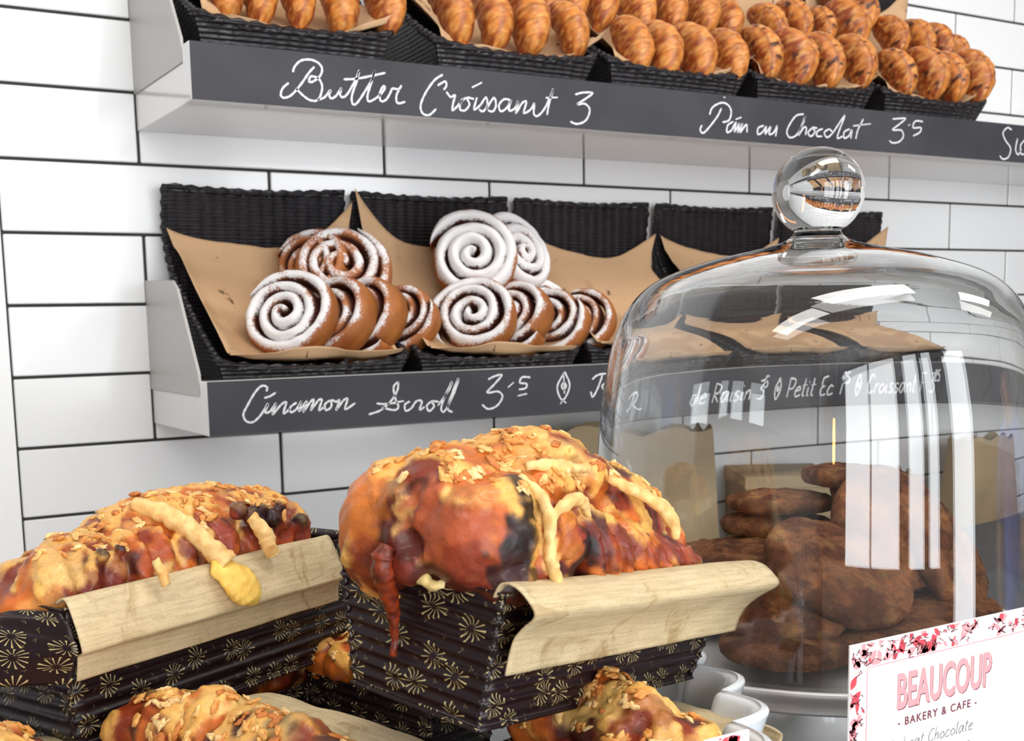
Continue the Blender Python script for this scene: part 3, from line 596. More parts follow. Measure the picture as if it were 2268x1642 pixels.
# ------------------------------------------------------------------ bread
def bread_mesh(lobes, feats, seed, voxel=.0016, amp=.0012, crumbtop=0., tone=0., ridge=None, squash=None):
    """lobes (x,y,z, rx,ry,rz, yaw, tilt, roll) merged into one loaf; feats (x,y,z,r, colour, strength) tint it"""
    bm = bmesh.new()
    for (x, y, z, rx, ry, rz, ya, ti, ro) in lobes:
        mt = Matrix.Translation((x, y, z)) @ Matrix.Rotation(ya, 4, 'Z') @ Matrix.Rotation(ti, 4, 'Y') @ Matrix.Rotation(ro, 4, 'X') @ Matrix.Diagonal((rx, ry, rz, 1))
        bmesh.ops.create_icosphere(bm, subdivisions=3, radius=1, matrix=mt)
    me = from_bm('tmp', bm); o = bpy.data.objects.new('tmp', me); C.objects.link(o)
    md = o.modifiers.new('r', 'REMESH'); md.mode = 'VOXEL'; md.voxel_size = voxel; md2 = o.modifiers.new('s', 'SMOOTH'); md2.factor = .5; md2.iterations = 2
    dg = bpy.context.evaluated_depsgraph_get(); dg.update(); ev = o.evaluated_get(dg); em = bpy.data.meshes.new_from_object(ev); bpy.data.objects.remove(o)
    n = len(em.vertices); P = np.empty(n*3); em.vertices.foreach_get('co', P); P = P.reshape(-1, 3); N = np.array([v.normal[:] for v in em.vertices])
    o_ = seed*3.7
    n0 = nz(P, 28, o_); n1 = nz(P, 75, o_+5); n2 = nz(P, 190, o_+9); n3 = nz(P*np.array((1, .45, 1)), 60, o_+20)
    d = amp*(1.6*n0+1.*n1+.6*n2)
    up0 = smooth01(.1, .85, N[:, 2]); cm = smooth01(.0, .2, nz(P*np.array((1, 1, .6)), 85, o_+60)+.45*up0*crumbtop-.26) if crumbtop else 0; d = d+.0013*cm*(1+.8*nz(P, 330, o_+80))
    if ridge: 
        for (cx, cy, cz, rr, ax, per, am) in ridge:
            w = smooth01(1., .55, np.linalg.norm((P-np.array((cx, cy, cz)))/np.array(rr), axis=1)); q = P@np.array(ax)
            d += w*am*(np.abs(np.sin(q*PI/per+n0*.8))-.5)
    P2 = P+N*d[:, None]; em.vertices.foreach_set('co', P2.ravel()); em.update()
    gold, red, deep, pale, ch = map(lambda c: np.array(srgb(*c)), ((202,106,36), (134,48,18), (58,17,10), (222,160,88), (242,186,96)))
    up = smooth01(.1, .85, N[:, 2])
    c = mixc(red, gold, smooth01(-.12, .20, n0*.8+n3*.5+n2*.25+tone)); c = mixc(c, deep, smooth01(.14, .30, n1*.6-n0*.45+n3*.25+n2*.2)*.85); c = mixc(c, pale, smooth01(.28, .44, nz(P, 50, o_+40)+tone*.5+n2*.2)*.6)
    if crumbtop: c = mixc(c, ch, smooth01(.02, .22, nz(P*np.array((1, 1, .6)), 85, o_+60)+.45*up*crumbtop-.28)*.85)
    for (x, y, z, r, col, st) in feats:
        dd = np.linalg.norm(P-np.array((x, y, z)), axis=1)/r; c = mixc(c, np.array(srgb(*col)), smooth01(1.08, .72, dd+n1*.55+n2*.4)*st)
    setcol(em, np.clip(c, 0, 1)); return em, P2, N
def crumbs_mesh(P, N, count, seed, zmin, size=(.0009, .0026), pick=None):
    """clumps of baked crumble: each clump is a few irregular lumps pressed into the crust"""
    r = random.Random(seed); bm = bmesh.new(); cols = []
    cand = [i for i in range(len(P)) if N[i][2] > zmin and (pick is None or pick(P[i]))]
    ch = [np.array(srgb(*c)) for c in ((246,206,130), (238,184,104), (250,220,156), (230,164,84), (210,134,62))]; got = 0; tries = 0
    while got < count and cand and tries < count*60:
        tries += 1; i = r.choice(cand); p0 = Vector(P[i]); nrm = Vector(N[i])
        if noise.noise(Vector((p0[0]*42+seed, p0[1]*42, p0[2]*34))) + .22*nrm.z < r.uniform(-.12, .32): continue
        t1 = nrm.orthogonal().normalized(); t2 = nrm.cross(t1); k_ = r.choice(ch)
        for q in range(r.choice((1, 2, 3, 4))):
            a = r.uniform(*size)*(1 if q == 0 else .7); off = (t1*r.uniform(-1, 1)+t2*r.uniform(-1, 1))*a*1.5*(q > 0); p = p0+off
            rot = Vector((0,0,1)).rotation_difference(nrm).to_matrix().to_4x4()
            mt = Matrix.Translation(p+nrm*a*.15) @ rot @ Matrix.Rotation(r.random()*6, 4, 'Z') @ Matrix.Diagonal((a*r.uniform(1., 2.3), a*r.uniform(.65, 1.), a*r.uniform(.4, .7), 1))
            vv = bmesh.ops.create_icosphere(bm, subdivisions=2, radius=1, matrix=mt)['verts']; s0 = r.random()*99
            for v in vv:
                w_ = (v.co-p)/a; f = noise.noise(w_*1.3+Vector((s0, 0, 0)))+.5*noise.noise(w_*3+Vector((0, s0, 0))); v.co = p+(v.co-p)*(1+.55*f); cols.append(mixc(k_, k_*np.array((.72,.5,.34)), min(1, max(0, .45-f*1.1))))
            got += 1
    me = from_bm('crumble', bm); setcol(me, np.array(cols)); return me
def pan_mesh(L, w, h, e, ribs=10, amp=.0011):
    """corrugated paper pan, open on top; returned with running-length UVs"""
    V = []; Fs = []; UV = []
    cor = [(0, 0), (L, 0), (L, w), (0, w)]; run = 0
    for s_ in range(4):
        a, b = np.array(cor[s_], float), np.array(cor[(s_+1) % 4], float); d = b-a; ln = np.hypot(*d); d /= ln; nrm = np.array((d[1], -d[0])); nu, nv = 24, 66; base = len(V)
        for j in range(nv):
            v = j/(nv-1); z = v*h; off = amp*(1-2*abs(math.sin(v*ribs*PI))**.8)
            for i in range(nu):
                u = i/(nu-1); ca = a-d*e*v+nrm*e*v; cb = b+d*e*v+nrm*e*v; p = ca+(cb-ca)*u+nrm*off
                V.append((p[0], p[1], z)); UV.append((run+u*ln, z))
        for j in range(nv-1):
            for i in range(nu-1): q = base+j*nu+i; Fs.append((q, q+1, q+1+nu, q+nu))
        run += ln
    b = len(V); V += [(0,0,.001),(L,0,.001),(L,w,.001),(0,w,.001)]; UV += [(0,0),(L,0),(L,w),(0,w)]; Fs.append((b, b+3, b+2, b+1)); return mesh('pan', V, Fs, UV)
def cuff_mesh(x0, x1, y, sgn, prof, ext0=0, ext1=0, wave=.0008, seed=0):
    """paper cuff along x at side y, folding outward (sgn -1 front, +1 back); prof of (out, z, taper 0..1)"""
    pr = smoothpath(prof, 5); n = 60
    def fn(u, v):
        q = v*(len(pr)-1); i = min(int(q), len(pr)-2); o_, z, tp = pr[i]+(pr[i+1]-pr[i])*(q-i)
        a, b = x0-ext0*tp, x1+ext1*tp; x = a+(b-a)*u; wv = wave*(math.sin(u*9+seed)+noise.noise(Vector((u*7, v*3, seed)))*1.6)
        return (x, y+sgn*(o_+wv), z+wv*.6)
    V, Fs, UV = grid(n, 40, fn, flip=sgn > 0); return mesh('cuff', V, Fs, UV)
def box_rot(h, p, r): return Matrix.Rotation(h, 4, 'Z') @ Matrix.Rotation(p, 4, 'Y') @ Matrix.Rotation(r, 4, 'X')
def loaf(label, cat_group, pos, hd, pt, rl, L, w, h, e, bread, back_cuff=True, front_prof=None, fx=(0, 0, 0, 0), wide=False):
    t = empty('paper_pan_loaf', label, 'loaf', pos, (0,0,0), cat_group); t.matrix_world = Matrix.Translation(pos) @ box_rot(hd, pt, rl)
    p = link('paper_pan', pan_mesh(L, w, h, e), M['flower'], t, smooth=True); md = p.modifiers.new('t', 'SOLIDIFY'); md.thickness = .0008; md.offset = -1
    p['label'] = 'ribbed dark paper pan printed with gold daisies'
    if front_prof:
        c = link('folded_cuff', cuff_mesh(-e+fx[0], L+e+fx[1], -e, -1, front_prof, fx[2], fx[3], seed=1), M['cuff'], t, smooth=True); md = c.modifiers.new('t', 'SOLIDIFY'); md.thickness = .0008
        c['label'] = 'plain kraft inside of the paper folded out'
    if back_cuff:
        c = link('folded_cuff', cuff_mesh(-e, L+e, w+e, 1, [(-.003, h+.002, 0), (.004, h+.004, 0), (.012, h-.002, .5), (.009, h-.014, .2), (.004, h-.022, 0)] if not wide else [(-.003, h+.001, 0), (.004, h+.004, 0), (.018, h+.003, .3), (.030, h-.003, .6), (.031, h-.008, .6), (.012, h-.020, .2), (.004, h-.024, 0)], -.002, .004, seed=4), M['cuff'], t, smooth=True); md = c.modifiers.new('t', 'SOLIDIFY'); md.thickness = .0008
    em, P, N = bread['mesh']; b = link('bread', em, M['crust'], t, smooth=True)
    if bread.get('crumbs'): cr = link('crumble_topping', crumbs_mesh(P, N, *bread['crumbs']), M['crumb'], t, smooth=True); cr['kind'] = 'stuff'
    return t, b
CARAMEL, BURNT_DARK, PALE, CHEESE, GOLD, REDB = (88,28,16), (26,10,11), (226,178,104), (246,204,122), (212,122,48), (138,52,26)
# --- the big loaf. local frame: x along the long side from the near corner, y away, z up from the pan bottom
h = .055; Lc, wc = .167, .067
lob = [(.083,.034,.052,.084,.034,.032,0,0,0), (.066,.040,.078,.056,.030,.031,0,.05,0), (.106,.038,.070,.056,.034,.030,0,.14,0),
 (-.002,.054,.066,.024,.021,.027,.2,0,0), (-.012,.038,.078,.012,.012,.010,0,0,0), (-.016,.036,.066,.0095,.009,.010,0,0,0), (-.018,.030,.058,.008,.009,.009,0,0,0), (-.013,.044,.056,.009,.009,.012,0,0,0), (-.014,.026,.076,.010,.007,.009,0,0,0), (-.010,.024,.084,.012,.010,.007,0,0,0),
 (-.002,.014,.071,.0215,.0235,.0215,.5,-.1,.2), (.003,.000,.057,.014,.011,.011,.3,0,0),
 (.012,.012,.086,.020,.014,.010,.3,.0,0), (.010,.034,.086,.030,.022,.016,.2,0,0),
 (.0165,.0005,.070,.0075,.0125,.019,0,.15,0), (.0290,.0025,.074,.0120,.0130,.0135,.2,.25,0), (.0385,-.0015,.0705,.0085,.0100,.0105,0,0,0), (.030,.0,.060,.013,.010,.010,0,0,0), (.034,.014,.090,.020,.016,.011,-.2,.2,0)]
for i in range(9):
    x = .052+i*.0118; lob.append((x, .011+.0008*i, .0655-.0012*i, .0078, .0235, .0235-.0007*i, -.05, -.30-.05*i, .0)); lob.append((x+.009, .030, .082-.0018*i, .0085, .022, .0135, -.1, -.2, .3))
lob += [(.090,.052,.092,.032,.022,.013,-.2,.1,0), (.046,.058,.086,.028,.018,.014,.2,0,0), (.060,.034,.101,.030,.020,.010,.2,0,0), (.078,.024,.095,.022,.014,.010,.4,.1,0)]
fe = [(-.022,.040,.082,.012,(120,46,26),.7), (-.026,.036,.070,.013,CARAMEL,.95), (-.024,.042,.060,.011,(70,20,14),.95), (-.025,.030,.060,.010,(120,40,22),.9), (-.023,.028,.086,.008,(60,20,14),.85), (-.0235,.031,.079,.0055,PALE,.8), (-.025,.032,.071,.004,PALE,.7), (-.0235,.0265,.079,.002,BURNT_DARK,.9),
 (-.022,.012,.074,.020,(176,84,46),.9), (-.019,.002,.062,.012,(140,52,28),.85), (-.020,.016,.054,.010,(84,28,18),.85), (-.012,.008,.090,.010,(204,112,54),.7), (-.024,.028,.064,.007,(80,24,16),.9),
 (.006,.002,.092,.0085,BURNT_DARK,.97), (.004,-.003,.085,.0080,BURNT_DARK,.98), (.001,-.006,.077,.0080,BURNT_DARK,.98), (-.003,-.009,.069,.0085,BURNT_DARK,.98), (-.005,-.009,.060,.009,(50,14,12),.95), (.006,-.009,.060,.005,(40,12,12),.9),  # near-black tint set along the crevice between two lobes
 (.0110,-.008,.082,.0060,CHEESE,.9), (.0115,-.010,.074,.0055,CHEESE,.9), (.015,-.011,.066,.005,CHEESE,.85), (.012,.0,.090,.006,CHEESE,.8),
 (.026,-.010,.080,.0085,GOLD,.85), (.034,-.010,.077,.0065,(160,60,40),.9), (.0430,-.0115,.0725,.0085,BURNT_DARK,.98), (.040,-.012,.065,.0080,(40,12,12),.97), (.029,-.012,.070,.0075,(190,100,44),.8), (.032,-.012,.060,.005,BURNT_DARK,.8),
 (.050,.012,.100,.016,CHEESE,.55), (.030,.020,.101,.016,(240,176,90),.7), (-.020,.056,.076,.016,GOLD,.75), (-.016,.066,.070,.014,(196,104,44),.75), (-.02,.05,.058,.008,(150,62,30),.7)]
for i in range(9):
    x = .058+i*.0118; fe += [(x-.006, -.009+.0008*i, .078-.0012*i, .0068, (138,46,22) if i % 2 else (112,34,18), .9), (x-.004, -.011+.0008*i, .070-.001*i, .0068, (150,56,26) if i % 2 else (122,40,20), .9), (x-.006, -.010+.0008*i, .058-.001*i, .005, (222,128,54), .75)]
fe += [(.092,-.014,.054,.005,BURNT_DARK,.9), (.12,.0,.083,.010,(150,50,26),.7), (.135,.004,.078,.010,(130,42,22),.7)]
rid = [(.005,.008,.072,(.028,.022,.024),(.5,.2,-.85),.0058,.0006), (-.010,.056,.068,(.022,.03,.03),(.2,.8,.6),.008,.0007), (.10,0,.070,(.06,.03,.03),(.95,0,.32),.0042,.0008)]
big = bread_mesh(lob, fe, 3, .00135, .0010, .8, -.14, rid)
prof = [(-.004, h-.002, .6), (-.001, h+.0035, .8), (.006, h+.0035, 1), (.013, h-.001, 1), (.0150, h-.0045, 1), (.0105, h-.0095, .72), (.0065, h-.015, .45), (.0050, h-.021, .22), (.0048, h-.0285, 0)]
tb, bb = loaf('big braided loaf in the middle with a glossy burst side and caramel drip', 'cheese loaves in paper pans', (.0062,-.9883,1.3157), .373, .130, .110, Lc, wc, h, .009, dict(mesh=big, crumbs=(1000, 5, .2, (.0008, .0022), lambda p: p[2] > .092-.12*max(0, p[1]-.01)-.16*max(0, p[0]-.08))), False, prof, (-.0, .0, .002, .017))
# melted strands lying over the side, and the caramel drip on the short end
def strand(pts, rad, parent, name, col, seed=0, rn=.22, lab=None, sq=None):
    P = smoothpath(pts, 8); n = len(P); rr = np.interp(np.linspace(0, 1, n), np.linspace(0, 1, len(rad)), rad); rr = [a*(1+rn*noise.noise(Vector((i*.55, seed, 0)))) for i, a in enumerate(rr)]
    V, Fs = tube(P, rr, 16)
    if sq: ax = Vector(sq[0]).normalized(); V = [tuple(Vector(v)-ax*((Vector(v)-Vector(min(P, key=lambda p: (Vector(p)-Vector(v)).length))).dot(ax))*sq[1]) for v in V]
    col_ = np.array([mixc(srgb(*col[0]), srgb(*col[1]), min(1, max(0, .5+.8*noise.noise(Vector(v)*260)))) for v in V])
    V = [Vector(v)+Vector((noise.noise(Vector(v)*300), noise.noise(Vector(v)*300+Vector((7,0,0))), noise.noise(Vector(v)*300+Vector((0,7,0)))))*.0009 for v in V]
    o = link(name, mesh(name, V, Fs, col=col_), M['crumb'] if 'cheese' in name else M['crust'], parent, smooth=True)
    if lab: o['label'] = lab
    return o
CH2 = ((250,218,150), (226,170,96))
strand([(.010,.006,.096),(.012,-.004,.090),(.0118,-.0095,.083),(.0110,-.0115,.075),(.013,-.0125,.067),(.018,-.0125,.060),(.0225,-.0118,.056)], [.0016,.0024,.0026,.0020,.0022,.0024,.0016], tb, 'cheese_strand', CH2, 1)
strand([(.0140,-.0075,.082),(.0180,-.0105,.088),(.0250,-.0105,.0905),(.0330,-.0095,.0885),(.0380,-.0085,.0835)], [.0018,.0024,.0026,.0024,.0014], tb, 'cheese_strand', CH2, 2)
strand([(.070,.004,.096),(.084,.0,.092),(.096,-.004,.088),(.106,-.008,.081),(.110,-.010,.073)], [.0018,.0024,.0026,.0030,.0016], tb, 'cheese_strand', CH2, 3)
strand([(.016,.008,.100),(.030,.004,.101),(.044,.004,.100),(.056,.006,.100)], [.0018,.0026,.0022,.0018], tb, 'cheese_strand', CH2, 4)
strand([(.090,.010,.094),(.104,.008,.090),(.118,.006,.086),(.128,.004,.082)], [.0016,.0022,.0022,.0014], tb, 'cheese_strand', CH2, 6)
strand([(-.0250,.0355,.064),(-.0268,.0352,.060),(-.0255,.0355,.055),(-.0190,.0375,.046),(-.0125,.0395,.038),(-.0085,.0410,.030),(-.0065,.0415,.024),(-.0058,.0420,.018)], [.0028,.0040,.0044,.0036,.0026,.0019,.0013,.0016], tb, 'caramel_drip', ((160,60,20),(80,22,10)), 5, lab='long amber caramel drip running down the pan')
strand([(-.0150,.030,.056),(-.0165,.024,.0545),(-.0158,.019,.0525),(-.0125,.016,.0535)], [.0012,.0026,.0022,.0012], tb, 'cheese_strand', ((232,214,150),(206,176,110)), 8)

# --- left loaf
h2, L2, w2 = .0645, .187, .073
r = random.Random(11); lob = [(.082,.037,.058,.086,.036,.026,0,0,0), (.098,.040,.076,.066,.032,.024,0,-.04,0), (.010,.036,.060,.022,.032,.014,0,0,0)]
for i in range(12):
    x = .006+i*.0133+r.uniform(-.002,.002); top = .093-.016*max(0, (.085-x)/.085)**1.3-.004*max(0, (x-.12)/.04)
    lob.append((x, .0175+r.uniform(-.001,.002), .072-.0015*(i < 3), .0088+r.uniform(-.001,.0015), .0195, .0165, 0, .30+r.uniform(-.1,.1), .4)); lob.append((x+.004, .036, top-.010, .011+r.uniform(-.002,.003), .024, .0120+r.uniform(-.002,.002), .35*(-1)**i, 0, 0)); lob.append((x, .060, top-.020, .011, .016, .016, 0, 0, -.4))
for (x, y, z, q) in [(.104,.002,.090,.0040),(.112,-.001,.086,.0042),(.120,.002,.088,.0038),(.117,.0,.080,.0044),(.127,.0,.084,.0042),(.134,-.0005,.080,.0045),(.133,.0,.088,.0036),(.146,.0005,.078,.004),(.024,.003,.082,.0034),(.034,.003,.083,.0032)]:
    lob.append((x, y, z, q, q, q, 0, 0, 0))
fe = [(.106,.0,.089,.011,(70,24,20),.85), (.116,-.002,.083,.011,(40,14,16),.92), (.128,-.002,.083,.0105,(36,12,16),.92), (.138,-.002,.080,.008,BURNT_DARK,.9), (.147,-.001,.079,.006,BURNT_DARK,.9), (.150,-.002,.070,.012,(138,40,26),.8), (.134,-.003,.070,.012,(170,66,30),.7), (.112,-.003,.072,.012,(158,56,28),.75), (.096,-.002,.082,.010,(150,56,38),.8),
  (.072,-.002,.082,.009,(120,38,36),.85), (.078,-.003,.074,.008,(110,34,30),.85), (.056,-.003,.076,.011,(176,72,34),.75), (.044,-.003,.073,.010,(196,92,40),.6), (.030,-.002,.074,.012,(128,44,32),.75), (.016,-.002,.072,.012,(116,40,28),.75), (.024,.002,.084,.0036,BURNT_DARK,.9), (.034,.002,.085,.0034,BURNT_DARK,.9), (.060,-.003,.066,.010,CHEESE,.7), (.078,-.003,.064,.008,CHEESE,.6), (.006,.01,.082,.014,CHEESE,.6)]
lb = bread_mesh(lob, fe, 8, .0015, .0013, .9, .0, [(.08,-.004,.072,(.09,.03,.03),(1,0,.3),.0062,.0006)])
prof2 = [(-.006, h2+.001, 0), (.0005, h2+.0035, 0), (.0058, h2-.0055, 0), (.0085, h2-.0125, 0), (.0100, h2-.0170, 0), (.0098, h2-.0185, 0), (.0062, h2-.0205, .0), (.0050, h2-.026, 0), (.0046, h2-.0315, 0)]
tl, bl = loaf('long loaf beside the big one with a cheese tongue hanging over its pale cuff', 'cheese loaves in paper pans', (-.1102,-.8344,1.2846), .4252, -.0086, -.0079, L2, w2, h2, .0035, dict(mesh=lb, crumbs=(480, 15, .1, (.0008, .0023), lambda p: p[2] > .084)), False, prof2, (.001, -.0265, -.006, 0))
strand([(.064,.030,.098),(.070,.018,.094),(.076,.006,.086),(.0815,-.003,.076),(.0855,-.0095,.068)], [.0035,.0048,.0052,.0052,.0062], tl, 'cheese_strand', CH2, 7)
strand([(.076,-.0085,.068),(.082,-.0115,.065),(.087,-.0155,.059),(.0905,-.0175,.053),(.0925,-.0180,.048)], [.0045,.0080,.0112,.0100,.0030], tl, 'cheese_tongue', ((250,212,104),(232,180,78)), 9, rn=.04, sq=((0,-.8,.6),.6), lab='thick yellow melted cheese tongue over the cuff')
strand([(.106,-.006,.088),(.110,-.010,.080),(.112,-.012,.072),(.114,-.012,.068)], [.003,.0042,.004,.0034], tl, 'cheese_strand', CH2, 12)
strand([(.043,-.009,.078),(.045,-.011,.072),(.046,-.012,.066)], [.002,.0026,.002], tl, 'cheese_strand', CH2, 13)
# dark flap folded over the near short end
pf = smoothpath([(-.002, h2-.001), (.0035, h2-.004), (.0085, h2-.0125), (.0098, h2-.0185), (.0062, h2-.0245), (.0046, h2-.0315)], 6)
def fn(u, v):
    q = v*(len(pf)-1); i = min(int(q), len(pf)-2); o_, z = pf[i]+(pf[i+1]-pf[i])*(q-i); f = min(1, u*3.)
    return (-.0040-f*(.004+.017*math.sin(v*PI/2)), -.0035-o_*(1-f)+(w2+.006)*u, z*(1-f)+f*(h2-.002-.030*(1-math.cos(v*PI/2)))+.0006*math.sin(v*30))
V, Fs, UV = grid(40, 40, fn)
o = link('end_flap', mesh('end_flap', V, Fs, [(a*.08, b*.05) for a, b in UV]), M['flower'], tl, smooth=True); md = o.modifiers.new('t', 'SOLIDIFY'); md.thickness = .0009

# --- lower loaves standing in the fluted dish
def small_bread(seed, L, w, h, tone=0., rise=.030):
    r = random.Random(seed); lob = [(L/2, w/2, h, L*.50, w*.48, rise, 0, 0, 0)]
    for i in range(int(L/.017)+1):
        for k_ in range(3): lob.append((.006+i*.0165+r.uniform(-.004,.004), w*(.24+.26*k_)+r.uniform(-.003,.003), h+rise*(.55+(.3 if k_ == 1 else 0))*(1-.5*abs(2*(i*.0165)/L-1)**2.5), .015, .0125, .012, r.uniform(-.5,.5), r.uniform(-.3,.3), 0))
    fe = [(r.uniform(0, L), r.uniform(0, w), h+rise*.9, .012, r.choice((CARAMEL, BURNT_DARK, REDB, CHEESE, CHEESE)), .7) for _ in range(9)]
    return bread_mesh(lob, fe, seed, .0017, .0014, 1., tone)
def low_loaf(label, cx, cy, hd, L, w, hh, seed, z=1.2275, rise=.030, cuff=True, tone=.05, n=260, bw=None):
    a = Vector((cx, cy, z)) - (Matrix.Rotation(hd, 4, 'Z') @ Vector((L/2, w/2, 0)))
    return loaf(label, 'cheese loaves in paper pans', a, hd, 0, 0, L, w, hh, .004, dict(mesh=small_bread(seed, L, bw or w, hh, tone, rise), crumbs=(n, seed, .2, (.0009, .0024), None)), cuff, wide=True)
HD = math.radians(-74)
low_loaf('lower loaf with yellow crumble in front of the long loaf, its kraft cuff beyond', -.044, -.902, HD, .140, .060, .058, 31, rise=.022, bw=.032)
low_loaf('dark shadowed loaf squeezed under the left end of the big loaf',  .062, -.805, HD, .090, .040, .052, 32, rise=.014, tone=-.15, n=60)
low_loaf('lower loaf with golden crumble bulging out below the printed side of the big loaf', .091, -.962, HD, .070, .058, .058, 33, rise=.026, bw=.032)
low_loaf('loaf in dark printed pan added beneath the long loaf to darken the gap there', -.034, -.757, .42, .105, .060, .060, 36, z=1.2145, rise=.0085, tone=-.2, n=20, cuff=False)  # added loaf; its dark pan makes the pale gap under the long loaf dark
low_loaf('loaf whose crumbly crust just shows in the corner under the long loaf', -.150, -.890, HD, .120, .060, .056, 34, rise=.026)
# fluted porcelain dish
def flute(a, r, z, k): return r*(1+.0)+k*abs(math.cos(a*15))-k*.5
prof_ = [(.0, .002, 0), (.165, .002, 0), (.178, .006, .002), (.186, .04, .010), (.194, .082, .014), (.199, .0885, .016), (.1995, .0895, .016), (.203, .088, .016), (.201, .080, .015), (.190, .036, .011), (.180, -.0, .002), (.168, -.0085, 0), (0, -.0085, 0)]
V = []; Fs = []; n = 480
pp = prof_[:2]+[tuple(x) for x in smoothpath(prof_[2:], 4)][:]
for rr, z, k_ in pp:
    for i in range(n): a = 2*PI*i/n; q = rr+(k_*.9*(abs(math.cos(a*14))-.5) if k_ else 0); V.append((q*math.cos(a), q*math.sin(a), z))
for j in range(len(pp)-1):
    for i in range(n): a, b = j*n+i, j*n+(i+1) % n; Fs.append((a, b, b+n, a+n))
o = link('fluted_dish', mesh('fluted_dish', V, Fs), M['porcelain'], None, (-.016,-.872,1.2095), (0,0,.06), smooth=True); o.scale = (.975,.975,1); tag(o, 'large white porcelain dish with scalloped fluted rim under the loaves', 'dish')
bmesh_ = None

# ------------------------------------------------------------------ glass dome, plate, cookies
DX, DY, ZP = .338, -.833, 1.268
outer = [(.1385, ZP+.004), (.1375, 1.31), (.1350, 1.36), (.1325, 1.40), (.1290, 1.428), (.1225, 1.456), (.1120, 1.4765), (.0950, 1.4905), (.0650, 1.5010), (.0350, 1.5075), (.0200, 1.5115), (.0140, 1.5165), (.0150, 1.5200)]
outer = [tuple(p) for p in smoothpath(outer, 6)]
knob = []
kr, kz = .0272, 1.5405
for i in range(30):
    a = -PI/2+.58+(PI-.58)*i/29; knob.append((kr*math.cos(a) if i < 29 else 0.0, kz+kr*.98*math.sin(a)))
inner = [(.1350, ZP+.004), (.1342, 1.31), (.1318, 1.36), (.1293, 1.40), (.1256, 1.427), (.1190, 1.4545), (.1090, 1.4730), (.0930, 1.4865), (.0640, 1.4968), (.0340, 1.5030), (.0150, 1.5048), (0, 1.5050)]
inner = [tuple(p) for p in smoothpath(inner, 6)]
pr = [p for p in inner[::-1]]+[(.1352, ZP+.0032), (.1368, ZP+.0025), (.1383, ZP+.0032)]+[p for p in outer]+knob
gd = empty('glass_dome', 'tall clear glass cloche with round ball knob covering the cookies', 'glass dome', (DX, DY, ZP))
V, Fs = lathe([(r_, z-ZP) for r_, z in pr], 160); me = mesh('dome', V, Fs)
bm = bmesh.new(); bm.from_mesh(me); bmesh.ops.remove_doubles(bm, verts=bm.verts, dist=1e-6); bmesh.ops.recalc_face_normals(bm, faces=bm.faces); bm.to_mesh(me); bm.free()
link('dome_glass', me, M['glass'], gd, smooth=True)
pl = [(0, .0), (.118, .0), (.126, .0015), (.134, .0045), (.1425, .0058), (.1435, .0050), (.1430, .0030), (.138, -.002), (.134, -.0035), (.135, -.006), (.1345, -.0085), (.120, -.012), (.050, -.018), (.028, -.028), (.022, -.045), (.030, -.058), (.060, -.066), (.062, -.068), (0, -.068)]
pl = [tuple(x) for x in smoothpath(pl, 3)]
V, Fs = lathe([(max(r_, 0), z) for r_, z in pl], 128); o = link('cake_stand', mesh('cake_stand', V, Fs), M['plate'], None, (DX, DY, ZP-.0005), smooth=True)
tag(o, 'white ceramic cake stand under the glass dome holding the cookies', 'cake stand')
def cookie_mesh(seed, R=.045, h=.021):
    o = seed*7.1; na = 150; K = 44; V = []; Fs = []
    prof = [(i/K, .5+.5*(1-(i/K)**2.4)) for i in range(K+1)]+[(1.03, .38), (1.04, .15), (1.02, -.1), (.97, -.3), (.85, -.38), (.4, -.38), (0, -.38)]
    for q, (rr, zz) in enumerate(prof):
        for i in range(na):
            a = 2*PI*i/na; wob = 1+.035*noise.noise(Vector((math.cos(a)*1.4+o, math.sin(a)*1.4, 0))); x, y = R*rr*wob*math.cos(a), R*rr*wob*math.sin(a)
            n1 = noise.noise(Vector((x*70+o, y*70, zz))); n2 = noise.noise(Vector((x*230, y*230+o, zz*3))); z = h*zz*.62+(.0020*n1+.0007*n2)*(1 if q < K+3 else .3); V.append((x*(1+.01*n2), y*(1+.01*n2), z))
    for q in range(len(prof)-1):
        for i in range(na): a, b = q*na+i, q*na+(i+1) % na; Fs.append((a, a+na, b+na, b))
    P = np.array(V); a, b, c3 = np.array(srgb(190,126,84)), np.array(srgb(134,82,58)), np.array(srgb(224,172,112))
    n1 = nz(P, 60, o); n2 = nz(P, 240, o+4); c = mixc(a, b, smooth01(-.3, .35, n1+.3*n2)); c = mixc(c, c3, smooth01(.2, .6, nz(P, 90, o+9))*.4); c = mixc(c, np.array(srgb(58,30,24)), smooth01(.25, .5, nz(P, 200, o+2))*.35)
    return mesh('cookie', V, Fs, col=c)
ck_me = [cookie_mesh(i) for i in range(5)]
